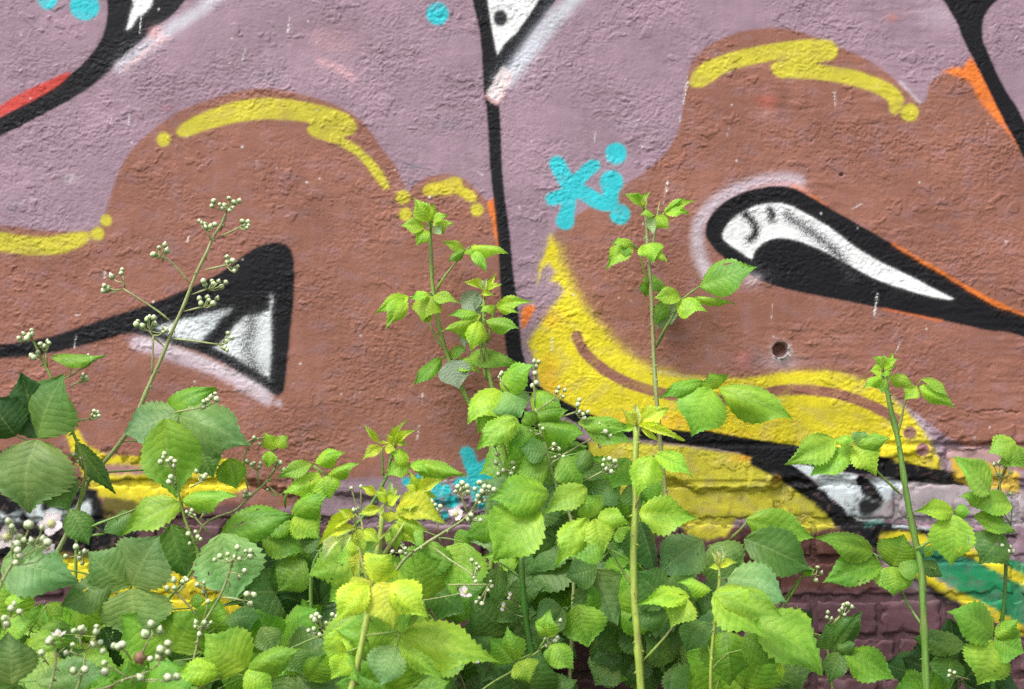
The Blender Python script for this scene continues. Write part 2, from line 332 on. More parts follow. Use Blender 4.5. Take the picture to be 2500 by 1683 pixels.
poly(YELLOW, cc('B1', [(280, 715), (560, 720), (900, 640), (1020, 620), (1130, 760), (1260, 880), (1700, 1000), (1760, 1090), (1300, 1090), (1060, 1200), (600, 1230), (480, 900), (400, 820)]), 6)
poly(TEAL, cc('B1', [(470, 1010), (640, 980), (690, 1100), (600, 1180), (480, 1160)]), 6)
# bolt, chips, drips
dot((0.30, 0.17, 0.03), c('B3', 755, 240), 13, 5, 4, .8)
DRIPS = [('T1', 900, 110, 890, 215, 4), ('T1', 1835, 120, 1818, 210, 3), ('T1', 1558, 310, 1530, 408, 3), ('T1', 826, 730, 820, 795, 3), ('T1', 143, 425, 139, 458, 2.5), ('T1', 1632, 1020, 1624, 1048, 3),
         ('T1', 715, 755, 707, 778, 2), ('T3', 200, 490, 175, 660, 2.5), ('T3', 155, 740, 150, 775, 2.5), ('T3', 76, 1150, 48, 1290, 2.5), ('T3', 460, 805, 448, 860, 3), ('T3', 1124, 578, 1132, 675, 3),
         ('M1', 490, 725, 478, 800, 3), ('M1', 672, 325, 668, 360, 4), ('M1', 1196, 105, 1190, 130, 3), ('M1', 485, 592, 510, 592, 4), ('M3', 1395, 455, 1374, 600, 4), ('M2', 1420, 735, 1410, 815, 4),
         ('M2', 602, 1080, 598, 1150, 2), ('M2', 578, 1295, 568, 1375, 3), ('M3', 742, 720, 744, 745, 2.5), ('M3', 735, 530, 728, 610, 2), ('M3', 1540, 755, 1510, 830, 2.5), ('B2', 742, 240, 715, 330, 2.5),
         ('T2', 1690, 840, 1680, 905, 2), ('T2', 980, 1108, 920, 1075, 2), ('T3', 1225, 1330, 1300, 1290, 2)]
for cr, x0, y0, x1, y1, wd in DRIPS:
    stroke((0.78, 0.76, 0.74), cc(cr, [(x0, y0), (x1, y1)]), wd, 1.6, 4, .95, 2)
rd = random.Random(3)
for i in range(70):
    dot((0.72, 0.68, 0.66), (rd.uniform(0, 2500), rd.uniform(20, 1150)), rd.uniform(1.0, 2.6), 1.5, 2, .8)


def paint(px, py):
    n = px.size
    px = px.astype(np.float32)
    py = py.astype(np.float32)
    col = np.empty((n, 3), np.float32)
    col[:] = MAUVE
    wa = perlin(px / 26, py / 22, 11)
    wb = perlin(px / 6, py / 5, 12)
    wn = 0.6 * wa + 0.7 * wb
    sp = perlin(px / 3.1, py / 3.1, 13)
    cov = 1 - .20 * sstep(.0, .7, perlin(px / 45, py / 30, 14) + .5 * wb + .3 * sp)
    for L in LAYERS:
        if L[0] == 'p':
            _, rgb, pts, soft, wob, al = L
            pad = soft * 3.3 + wob * 2 + 2
            lo, hi = pts.min(0) - pad, pts.max(0) + pad
        elif L[0] == 's':
            _, rgb, pts, r, soft, wob, al, speck = L
            pad = r + soft * 3.3 + wob * 2 + 2
            lo, hi = pts.min(0) - pad, pts.max(0) + pad
        else:
            _, rgb, p, r, soft, wob, al, ry = L
            pad = soft * 3.3 + wob * 2 + 2
            lo, hi = (p[0] - r - pad, p[1] - ry - pad), (p[0] + r + pad, p[1] + ry + pad)
        ix = np.nonzero((px > lo[0]) & (px < hi[0]) & (py > lo[1]) & (py < hi[1]))[0]
        if not ix.size:
            continue
        x, y = px[ix], py[ix]
        if L[0] == 'd':
            q = np.sqrt(((x - p[0]) / r) ** 2 + ((y - p[1]) / ry) ** 2)
            sd = (q - 1) * min(r, ry)
        else:
            m = len(pts)
            d2 = np.full(x.shape, 1e12, np.float32)
            ins = np.zeros(x.shape, bool)
            rng = range(m) if L[0] == 'p' else range(1, m)
            for i in rng:
                ax, ay = pts[i - 1]
                bx, by = pts[i]
                ex, ey = bx - ax, by - ay
                ll = ex * ex + ey * ey
                if ll < 1e-9:
                    continue
                t = np.clip(((x - ax) * ex + (y - ay) * ey) / ll, 0, 1)
                dx = x - ax - t * ex
                dy = y - ay - t * ey
                np.minimum(d2, dx * dx + dy * dy, out=d2)
                if L[0] == 'p' and ay != by:
                    cr = ((ay > y) != (by > y)) & (x < ax + (y - ay) * (ex / ey))
                    ins ^= cr
            sd = np.sqrt(d2)
            sd = np.where(ins, -sd, sd) if L[0] == 'p' else sd - r
        sd = sd + wn[ix] * wob
        mk = sstep(soft * 1.25, -soft * 1.25, sd) * al * (1 if max(rgb) < .06 or min(rgb) > .6 else cov[ix])
        mk = np.maximum(mk, .16 * al * sstep(soft * 3.2, -soft, sd) * (sp[ix] > .02))
        if L[0] == 's' and speck == 1:
            mk = np.clip(mk + 1.6 * sp[ix] * mk * (1 - mk) * 2, 0, 1)
        if L[0] == 's' and speck == 2:
            mk = mk * sstep(-.25, .1, sp[ix] + wb[ix] * .6)
        col[ix] += (np.array(rgb, np.float32) - col[ix]) * mk[:, None]
    # worn, slightly uneven coats of paint
    v = 1 + 0.15 * perlin(px / 170, py / 130, 21) + .06 * perlin(px / 14, py / 120, 23) + 0.09 * perlin(px / 34, py / 24, 22) + 0.07 * sp
    col *= v[:, None]
    return np.clip(col, 0.003, 0.9)


# ------------------------------------------------------------------ wall relief
COURSE0, PITCH, JOINT = 1085.0, 94.0, 8.0
HOLE = c('M3', 786, 816)
BX = [-900, 0, 400, 650, 900, 1250, 1500, 1650, 1800, 2000, 2150, 2290, 2350, 2500, 3400]
BY = [1130, 1120, 1120, 1190, 1225, 1260, 1250, 1180, 1195, 1190, 1150, 1095, 1084, 1084, 1084]


def plaster(px, py):
    """1 = covered by the thick render, 0 = bare brick"""
    b = np.interp(px, BX, BY)
    nb = 26 * perlin(px / 60, py / 50, 31) + 10 * perlin(px / 17, py / 15, 32)
    return sstep(22, -22, py - b + nb)


def joints_x(row):
    """left edges of the bricks of one course"""
    if row % 2 == 0:
        return 2307.0, 160.0
    return 2190.0, 290.0


def brick_bed(px, py):
    """0..1, 1 in a mortar joint, for the whole wall, softened"""
    row = np.floor((py - COURSE0) / PITCH)
    fy = (py - COURSE0) - row * PITCH
    dy = np.minimum(fy, PITCH - fy)
    even = (row % 2) == 0
    st = np.where(even, 160.0, 290.0)
    of = np.where(even, 2307.0, 2190.0)
    fx = np.mod(px - of, st)
    dx = np.minimum(fx, st - fx)
    return np.maximum(sstep(11, 2, dy), sstep(10, 2, dx) * .8)


def relief(px, py):
    """metres towards the viewer"""
    wx = px + 7 * perlin(px / 30, py / 30, 40) + 3 * perlin(px / 9, py / 9, 39)
    wy = py + 7 * perlin(px / 30, py / 30, 41) + 3 * perlin(px / 9, py / 9, 38)
    n1 = perlin(wx / 13, wy / 9.5, 42)
    n2 = perlin(wx / 7, wy / 5.2, 43)
    n5 = perlin(px / 4.6, py / 4.2, 51)
    n3 = perlin(wx / 52, wy / 40, 44)
    n4 = perlin(px / 260, py / 200, 45)
    rough = np.clip(0.68 + 0.95 * perlin(px / 210, py / 140, 46) + .4 * perlin(px / 70, py / 60, 37), 0.15, 1.5)
    h = rough * (0.00076 * n1 + 0.00084 * n2 + 0.00030 * n5) + 0.0005 * n3 + 0.0022 * n4
    # blobs and torn flakes, scattered in patches
    patch = sstep(-.05, .35, perlin(px / 150, py / 110, 50) + .3 * perlin(px / 50, py / 45, 52))
    f = perlin(wx / 40, wy / 26, 47) + 0.5 * perlin(wx / 13, wy / 10, 48)
    h += patch * (0.0014 * sstep(.34, .44, f) - 0.0007 * sstep(-.42, -.50, f))
    r = 1 - np.abs(perlin(wx / 40, wy / 20, 49)) * 9
    h += 0.0005 * np.clip(r, 0, 1) * patch * sstep(.05, .3, perlin(px / 60, py / 50, 53))
    h += 0.0008 * perlin(wx / 95, wy / 13, 56) * sstep(1500, 2000, px) * sstep(.0, .4, perlin(px / 260, py / 160, 57) + .15)
    ck = np.abs(perlin(wx / 210, wy / 150, 54) + .12 * n1 - .02)
    h -= 0.0011 * sstep(.010, .002, ck) * sstep(.05, .3, perlin(px / 330, py / 260, 55))
    return h


def sheet_depth(px, py):
    pl = plaster(px, py)
    h = relief(px, py)
    bed = brick_bed(px, py)
    near = sstep(1000, 1120, py) * sstep(1350, 1900, px) + sstep(1080, 1180, py) * sstep(1000, 500, px) + sstep(1210, 1250, py)
    near = np.clip(near, 0, 1)
    y_pl = 0.009 + h - 0.0035 * bed * near
    y_mo = -0.0050 + 1.4 * h + 0.002 * perlin(px / 30, py / 30, 66)
    # cracked bed joint in the render, far right
    y = pl * y_pl + (1 - pl) * y_mo
    jy = 1004 + 10 * perlin(px / 50, px * 0, 60) + 4 * perlin(px / 12, px * 0, 61)
    y -= 0.0028 * sstep(4, 1, np.abs(py - jy)) * sstep(2330, 2380, px) * sstep(-.2, .2, perlin(px / 40, px * 0, 67) + .1)
    jy = 1086 + 5 * perlin(px / 60, px * 0, 62) + 3 * perlin(px / 14, px * 0, 63)
    y -= 0.005 * sstep(6, 1, np.abs(py - jy)) * sstep(2240, 2290, px)
    # the round weep hole, with a worn lip
    rr = np.hypot(px - HOLE[0], (py - HOLE[1])) + 1.5 * perlin(px / 9, py / 9, 64)
    y = np.where(rr < 40, y + 0.0012 * np.exp(-((rr - 24) / 7) ** 2), y)
    y -= 0.030 * sstep(20, 16.5, rr + .25 * (px - HOLE[0]) * 0)
    y += 0.012 * sstep(2, -14, -(py - HOLE[1]) - .6 * (px - HOLE[0])) * (rr < 20)
    h2 = c('T3', 1170, 1108)
    y -= 0.007 * sstep(6.5, 3, np.hypot(px - h2[0], (py - h2[1]) * 1.3))
    # plug of old iron in the yellow
    b = c('B3', 755, 245)
    rb = np.hypot(px - b[0], py - b[1]) + 3 * perlin(px / 8, py / 8, 65)
    y += 0.006 * sstep(23, 17, rb) - 0.005 * sstep(12, 8, rb)
    return y


# ------------------------------------------------------------------ node helpers / materials
def new_mat(name):
    m = bpy.data.materials.new(name)
    m.use_nodes = True
    t = m.node_tree
    for n in list(t.nodes):
        if n.type != 'OUTPUT_MATERIAL':
            t.nodes.remove(n)
    out = [n for n in t.nodes if n.type == 'OUTPUT_MATERIAL'][0]
    return m, t, out


def N(t, kind, **kw):
    n = t.nodes.new(kind)
    for k, v in kw.items():
        if k in n.inputs:
            n.inputs[k].default_value = v
        else:
            setattr(n, k, v)
    return n


def math_n(t, op, a, b=None, clamp=False):
    n = t.nodes.new('ShaderNodeMath')
    n.operation = op
    n.use_clamp = clamp
    for i, v in enumerate((a, b)):
        if v is None:
            continue
        if isinstance(v, (int, float)):
            n.inputs[i].default_value = v
        else:
            t.links.new(v, n.inputs[i])
    return n.outputs[0]


def mix_c(t, fac, a, b, mode='MIX'):
    n = t.nodes.new('ShaderNodeMix')
    n.data_type = 'RGBA'
    n.blend_type = mode
    for sock, v in ((n.inputs[0], fac), (n.inputs[6], a), (n.inputs[7], b)):
        if isinstance(v, (int, float)):
            sock.default_value = v
        elif isinstance(v, tuple):
            sock.default_value = v if len(v) == 4 else v + (1,)
        else:
            t.links.new(v, sock)
    return n.outputs[2]


def ramp(t, fac, lo, hi):
    n = t.nodes.new('ShaderNodeMapRange')
    n.inputs[1].default_value, n.inputs[2].default_value = lo, hi
    t.links.new(fac, n.inputs[0])
    return n.outputs[0]


def wall_material():
    m, t, out = new_mat('sprayed_masonry_paint')
    at = N(t, 'ShaderNodeAttribute', attribute_name='paint')
    tc = N(t, 'ShaderNodeTexCoord')
    ns = N(t, 'ShaderNodeTexNoise', Scale=900.0, Detail=3.0)
    t.links.new(tc.outputs['Object'], ns.inputs['Vector'])
    nb = N(t, 'ShaderNodeTexNoise', Scale=330.0, Detail=5.0, Roughness=0.65)
    t.links.new(tc.outputs['Object'], nb.inputs['Vector'])
    g = ramp(t, ns.outputs[0], .3, .7)
    colr = mix_c(t, math_n(t, 'MULTIPLY', g, 0.22), at.outputs['Color'], mix_c(t, 1.0, at.outputs['Color'], (0.62, 0.6, 0.6), 'MULTIPLY'))
    bs = N(t, 'ShaderNodeBsdfPrincipled', Roughness=0.5)
    bs.inputs['Specular IOR Level'].default_value = 0.20
    t.links.new(colr, bs.inputs['Base Color'])
    rr = N(t, 'ShaderNodeMapRange')
    rr.inputs[3].default_value, rr.inputs[4].default_value = .42, .66
    t.links.new(nb.outputs[0], rr.inputs[0])
    t.links.new(rr.outputs[0], bs.inputs['Roughness'])
    bp = N(t, 'ShaderNodeBump', Strength=0.4, Distance=0.0012)
    t.links.new(nb.outputs[0], bp.inputs['Height'])
    t.links.new(bp.outputs[0], bs.inputs['Normal'])
    t.links.new(bs.outputs[0], out.inputs['Surface'])
    return m


def leaf_material():
    m, t, out = new_mat('bramble_leaf')
    oi = N(t, 'ShaderNodeObjectInfo')
    uv = N(t, 'ShaderNodeUVMap', uv_map='leaf')
    sx = N(t, 'ShaderNodeSeparateXYZ')
    t.links.new(uv.outputs[0], sx.inputs[0])
    T, V = sx.outputs[0], sx.outputs[1]
    av = math_n(t, 'ABSOLUTE', V)
    s = math_n(t, 'SUBTRACT', math_n(t, 'MULTIPLY', T, 9.0), math_n(t, 'MULTIPLY', av, 1.5))
    tc = N(t, 'ShaderNodeTexCoord')
    add = N(t, 'ShaderNodeVectorMath', operation='ADD')
    t.links.new(uv.outputs[0], add.inputs[0])
    cv = N(t, 'ShaderNodeCombineXYZ')
    t.links.new(math_n(t, 'MULTIPLY', oi.outputs['Random'], 40.0), cv.inputs[0])
    t.links.new(math_n(t, 'MULTIPLY', oi.outputs['Random'], 17.0), cv.inputs[2])
    t.links.new(cv.outputs[0], add.inputs[1])
    nv = N(t, 'ShaderNodeTexNoise', Scale=3.2, Detail=2.0)
    t.links.new(add.outputs[0], nv.inputs['Vector'])
    s = math_n(t, 'ADD', s, math_n(t, 'MULTIPLY', math_n(t, 'SUBTRACT', nv.outputs[0], .5), 1.6))
    fr = math_n(t, 'FRACT', s)
    tri = math_n(t, 'MULTIPLY', math_n(t, 'ABSOLUTE', math_n(t, 'SUBTRACT', fr, 0.5)), 2.0)       # 1 on a side vein
    vein = math_n(t, 'POWER', tri, 6.0)
    mid = math_n(t, 'SUBTRACT', 1.0, math_n(t, 'MULTIPLY', av, 16.0), True)
    vm = math_n(t, 'MAXIMUM', math_n(t, 'MULTIPLY', vein, .40), mid)
    n1 = N(t, 'ShaderNodeTexNoise', Scale=2.6, Detail=4.0)
    n2 = N(t, 'ShaderNodeTexNoise', Scale=26.0, Detail=3.0, Roughness=.7)
    n3 = N(t, 'ShaderNodeTexVoronoi', Scale=34.0)
    for n in (n1, n2, n3):
        t.links.new(add.outputs[0], n.inputs['Vector'])
    base = oi.outputs['Color']
    dark = mix_c(t, 1.0, base, (0.58, 0.72, 0.5), 'MULTIPLY')
    lite = mix_c(t, 1.0, base, (1.22, 1.16, 1.15), 'MULTIPLY')
    k = mix_c(t, ramp(t, n1.outputs[0], .32, .68), dark, lite)
    k = mix_c(t, math_n(t, 'MULTIPLY', ramp(t, n2.outputs[0], .4, .75), .35), k, dark)
    # young tissue: yellower at the base and margin, greener towards the tip
    grad = mix_c(t, ramp(t, T, .05, .8), mix_c(t, 1.0, k, (1.18, 1.03, .8), 'MULTIPLY'), mix_c(t, 1.0, k, (.82, .96, 1.1), 'MULTIPLY'))
    k = mix_c(t, .8, k, grad)
    # small pale specks: dust and pollen on the blade
    spk = math_n(t, 'MULTIPLY', math_n(t, 'LESS_THAN', n3.outputs['Distance'], .20), ramp(t, n2.outputs[0], .46, .58))
    k = mix_c(t, math_n(t, 'MULTIPLY', spk, .42), k, (0.42, 0.50, 0.22))
    k = mix_c(t, math_n(t, 'MULTIPLY', vein, .40), k, mix_c(t, 1.0, base, (0.50, 0.66, 0.45), 'MULTIPLY'))
    n4 = N(t, 'ShaderNodeTexVoronoi', Scale=15.0, feature='DISTANCE_TO_EDGE')
    t.links.new(add.outputs[0], n4.inputs['Vector'])
    k = mix_c(t, math_n(t, 'MULTIPLY', math_n(t, 'LESS_THAN', n4.outputs['Distance'], .05), .16), k, dark)
    k = mix_c(t, math_n(t, 'MULTIPLY', mid, .45), k, mix_c(t, .5, lite, (0.45, 0.52, 0.16)))
    # brown bitten margins and spots on some of the leaves
    old = math_n(t, 'GREATER_THAN', math_n(t, 'FRACT', math_n(t, 'MULTIPLY', oi.outputs['Random'], 7.3)), .45)
    rim = math_n(t, 'ADD', math_n(t, 'MULTIPLY', math_n(t, 'POWER', av, 5.0), .35), n2.outputs[0])
    brn = math_n(t, 'MULTIPLY', ramp(t, rim, .86, .95), old)
    k = mix_c(t, math_n(t, 'MULTIPLY', brn, .8), k, (0.22, 0.13, 0.045))
    ge = N(t, 'ShaderNodeNewGeometry')
    under = mix_c(t, math_n(t, 'MULTIPLY', vm, .3), (0.36, 0.44, 0.34), (0.22, 0.34, 0.16))
    under = mix_c(t, .35, under, base)
    k = mix_c(t, ge.outputs['Backfacing'], k, under)
    hgt = math_n(t, 'ADD', math_n(t, 'MULTIPLY', math_n(t, 'POWER', tri, 2.5), -1.0), math_n(t, 'MULTIPLY', n2.outputs[0], .55))
    bp = N(t, 'ShaderNodeBump', Strength=0.42, Distance=0.0011)
    t.links.new(hgt, bp.inputs['Height'])
    bs = N(t, 'ShaderNodeBsdfPrincipled', Roughness=0.46)
    bs.inputs['Specular IOR Level'].default_value = 0.42
    bs.inputs['Sheen Weight'].default_value = 0.22
    bs.inputs['Sheen Roughness'].default_value = 0.45
    bs.inputs['Sheen Tint'].default_value = (.9, 1, .75, 1)
    t.links.new(k, bs.inputs['Base Color'])
    t.links.new(bp.outputs[0], bs.inputs['Normal'])
    tr = N(t, 'ShaderNodeBsdfTranslucent')
    t.links.new(mix_c(t, 1.0, k, (1.02, 1.22, .5), 'MULTIPLY'), tr.inputs['Color'])
    ms = N(t, 'ShaderNodeMixShader')
    ms.inputs[0].default_value = .40
    t.links.new(bs.outputs[0], ms.inputs[1])
    t.links.new(tr.outputs[0], ms.inputs[2])
    n5 = N(t, 'ShaderNodeTexNoise', Scale=4.5, Detail=2.0)
    t.links.new(add.outputs[0], n5.inputs['Vector'])
    eaten = math_n(t, 'GREATER_THAN', math_n(t, 'FRACT', math_n(t, 'MULTIPLY', oi.outputs['Random'], 13.1)), .72)
    hole = math_n(t, 'MULTIPLY', math_n(t, 'GREATER_THAN', n5.outputs[0], .70), eaten)
    tp = N(t, 'ShaderNodeBsdfTransparent')
    mh = N(t, 'ShaderNodeMixShader')
    t.links.new(hole, mh.inputs[0])
    t.links.new(ms.outputs[0], mh.inputs[1])
    t.links.new(tp.outputs[0], mh.inputs[2])
    t.links.new(mh.outputs[0], out.inputs['Surface'])
    return m


def stem_material():
    m, t, out = new_mat('bramble_stem')
    oi = N(t, 'ShaderNodeObjectInfo')
    tc = N(t, 'ShaderNodeTexCoord')
    mp = N(t, 'ShaderNodeMapping')
    mp.inputs['Scale'].default_value = (1, 1, .06)
    t.links.new(tc.outputs['Object'], mp.inputs[0])
    n = N(t, 'ShaderNodeTexNoise', Scale=260.0, Detail=3.0)
    t.links.new(mp.outputs[0], n.inputs['Vector'])
    n2 = N(t, 'ShaderNodeTexNoise', Scale=22.0, Detail=3.0)
    t.links.new(tc.outputs['Object'], n2.inputs['Vector'])
    base = oi.outputs['Color']
    k = mix_c(t, math_n(t, 'MULTIPLY', ramp(t, n.outputs[0], .38, .62), .7), base, mix_c(t, 1.0, base, (.62, .6, .5), 'MULTIPLY'))
    k = mix_c(t, math_n(t, 'MULTIPLY', ramp(t, n2.outputs[0], .50, .72), .5), k, (0.22, 0.14, 0.07))
    bs = N(t, 'ShaderNodeBsdfPrincipled', Roughness=.45)
    bs.inputs['Subsurface Weight'].default_value = 0.0
    t.links.new(k, bs.inputs['Base Color'])
    bp = N(t, 'ShaderNodeBump', Strength=.4, Distance=.0006)
    t.links.new(n.outputs[0], bp.inputs['Height'])
    t.links.new(bp.outputs[0], bs.inputs['Normal'])
    t.links.new(bs.outputs[0], out.inputs['Surface'])
    return m


def bud_material():
    m, t, out = new_mat('bramble_bud')
    tc = N(t, 'ShaderNodeTexCoord')
    sx = N(t, 'ShaderNodeSeparateXYZ')
    t.links.new(tc.outputs['Object'], sx.inputs[0])
    ns = N(t, 'ShaderNodeTexNoise', Scale=3.0, Detail=3.0)
    t.links.new(tc.outputs['Object'], ns.inputs['Vector'])
    z = math_n(t, 'ADD', sx.outputs[2], math_n(t, 'MULTIPLY', math_n(t, 'SUBTRACT', ns.outputs[0], .5), .9))
    k = mix_c(t, ramp(t, z, -.7, .35), (0.18, 0.32, 0.09), (0.46, 0.56, 0.28))
    k = mix_c(t, ramp(t, z, .35, .95), k, (0.72, 0.71, 0.55))
    bs = N(t, 'ShaderNodeBsdfPrincipled', Roughness=.7)
    t.links.new(k, bs.inputs['Base Color'])
    t.links.new(bs.outputs[0], out.inputs['Surface'])
    return m


def plain_material(name, col, rough=.6, var=.2, scale=60.0, transl=0.0):
    m, t, out = new_mat(name)
    tc = N(t, 'ShaderNodeTexCoord')
    n = N(t, 'ShaderNodeTexNoise', Scale=scale, Detail=5.0)
    t.links.new(tc.outputs['Object'], n.inputs['Vector'])
    k = mix_c(t, ramp(t, n.outputs[0], .3, .7), tuple(v * (1 - var) for v in col), tuple(min(1, v * (1 + var)) for v in col))
    bs = N(t, 'ShaderNodeBsdfPrincipled', Roughness=rough)
    t.links.new(k, bs.inputs['Base Color'])
    bp = N(t, 'ShaderNodeBump', Strength=.4, Distance=.004)
    t.links.new(n.outputs[0], bp.inputs['Height'])
    t.links.new(bp.outputs[0], bs.inputs['Normal'])
    sh = bs.outputs[0]
    if transl:
        tr = N(t, 'ShaderNodeBsdfTranslucent')
        t.links.new(k, tr.inputs['Color'])
        ms = N(t, 'ShaderNodeMixShader')
        ms.inputs[0].default_value = transl
        t.links.new(sh, ms.inputs[1])
        t.links.new(tr.outputs[0], ms.inputs[2])
        sh = ms.outputs[0]
    t.links.new(sh, out.inputs['Surface'])
    return m


M_WALL, M_LEAF, M_STEM, M_BUD = wall_material(), leaf_material(), stem_material(), bud_material()
M_SOIL = plain_material('damp_soil', (0.055, 0.04, 0.03), .9, .5, 25.0)
M_CORE = plain_material('masonry', (0.16, 0.10, 0.09), .9)
M_PETAL = plain_material('bramble_petal', (0.74, 0.66, 0.68), .6, .12, 90.0, .25)
M_SEPAL = plain_material('sepal', (0.40, 0.47, 0.24), .7, .3, 40.0, .15)
M_STAMEN = plain_material('stamens', (0.50, 0.50, 0.22), .7)
M_WITHER = plain_material('withered_petals', (0.30, 0.17, 0.10), .8, .4)


def link_mesh(name, me, mat, parent=None, loc=None):
    if mat and not me.materials:
        me.materials.append(mat)
    o = bpy.data.objects.new(name, me)
    COL.objects.link(o)
    if parent:
        o.parent = parent
    if loc is not None:
        o.location = loc
    return o


def mesh_np(name, v, quads, smooth=True):
    me = bpy.data.meshes.new(name)
    me.vertices.add(len(v))
    me.vertices.foreach_set('co', v.astype(np.float32).ravel())
    n = len(quads)
    me.loops.add(n * 4)
    me.polygons.add(n)
    me.loops.foreach_set('vertex_index', quads.astype(np.int32).ravel())
    me.polygons.foreach_set('loop_start', np.arange(0, n * 4, 4, dtype=np.int32))
    if smooth:
        me.polygons.foreach_set('use_smooth', np.ones(n, bool))
    me.update(calc_edges=True)
    return me


def set_paint(me, col):
    a = me.attributes.new('paint', 'FLOAT_COLOR', 'POINT')
    rgba = np.ones((len(col), 4), np.float32)
    rgba[:, :3] = col
    a.data.foreach_set('color', rgba.ravel())


def grid_quads(nx, ny):
    i = np.arange(nx * ny).reshape(ny, nx)
    return np.stack([i[1:, :-1], i[1:, 1:], i[:-1, 1:], i[:-1, :-1]], -1).reshape(-1, 4)


# ------------------------------------------------------------------ ground
g = 60.0
gx = np.array([-g, -3, -1.5, 0, 1.5, 3, g])
gy = np.array([-g, -4, -2, -1, 0.1, 2, g])
X, Y = np.meshgrid(gx, gy)
v = np.stack([X.ravel(), Y.ravel(), np.zeros(X.size)], 1)
ground = link_mesh('ground', mesh_np('ground', v, grid_quads(len(gx), len(gy))[:, ::-1], False), M_SOIL)
ground['kind'] = 'structure'

# ------------------------------------------------------------------ the wall
wall = bpy.data.objects.new('mural_wall', None)
COL.objects.link(wall)
wall['label'] = 'old rendered brick wall covered in mauve, brown, yellow and black graffiti'
wall['category'] = 'wall'
wall['kind'] = 'thing'


def axis(a0, f0, f1, a1, fine, growth=1.12, big=60):
    mid = list(np.arange(f0, f1, fine))
    lo, s, x = [], fine, f0
    while x > a0:
        s = min(s * growth, big)
        x -= s
        lo.append(x)
    hi, s, x = [], fine, mid[-1]
    while x < a1:
        s = min(s * growth, big)
        x += s
        hi.append(x)
    return np.array(lo[::-1] + mid + hi)


ax = axis(-1500, -30, 2530, 4000, 2.3)
ay = axis(-1400, -20, 1400, 2095, 2.3, 1.10, 8)
AX, AY = np.meshgrid(ax, ay)
px, py = AX.ravel(), AY.ravel()
dep = sheet_depth(px, py)
v = np.stack([(px - CX) * MPP, -dep, CZ - (py - CY) * MPP], 1)
me = mesh_np('render_coat', v, grid_quads(len(ax), len(ay)))
colr = paint(px, py)
pl = plaster(px, py)
# bare mortar in the brick zone is grubbier and only patchily painted
mort = np.array((0.10, 0.085, 0.075), np.float32)
k = (1 - pl) * (0.25 + 0.6 * np.clip(perlin(px / 18, py / 14, 71) + .2, 0, 1))
colr += (colr * .42 + mort * .16 - colr) * k[:, None]
rr = np.hypot(px - HOLE[0], py - HOLE[1])
k = sstep(24, 16, rr) * .6
colr += (np.array((0.22, 0.11, 0.08), np.float32) - colr) * k[:, None]
k = sstep(34, 20, rr + 5 * perlin(px / 9, py / 9, 72)) * sstep(15, 20, rr) * (.25 + .55 * sstep(-6, 10, py - HOLE[1] + .7 * (px - HOLE[0])))
colr += (np.array((0.44, 0.42, 0.42), np.float32) - colr) * k[:, None]
set_paint(me, colr)
coat = link_mesh('render_coat', me, M_WALL, wall)

# solid masonry behind the coat
x0, x1, z0, z1 = v[:, 0].min(), v[:, 0].max(), -0.05, v[:, 2].max()
cv_ = np.array([(x, y, z) for z in (z0, z1) for y in (0.05, 0.30) for x in (x0, x1)])
cq = np.array([(0, 1, 5, 4), (1, 3, 7, 5), (3, 2, 6, 7), (2, 0, 4, 6), (4, 5, 7, 6), (0, 2, 3, 1)])
link_mesh('wall_core', mesh_np('wall_core', cv_, cq, False), M_CORE, wall)

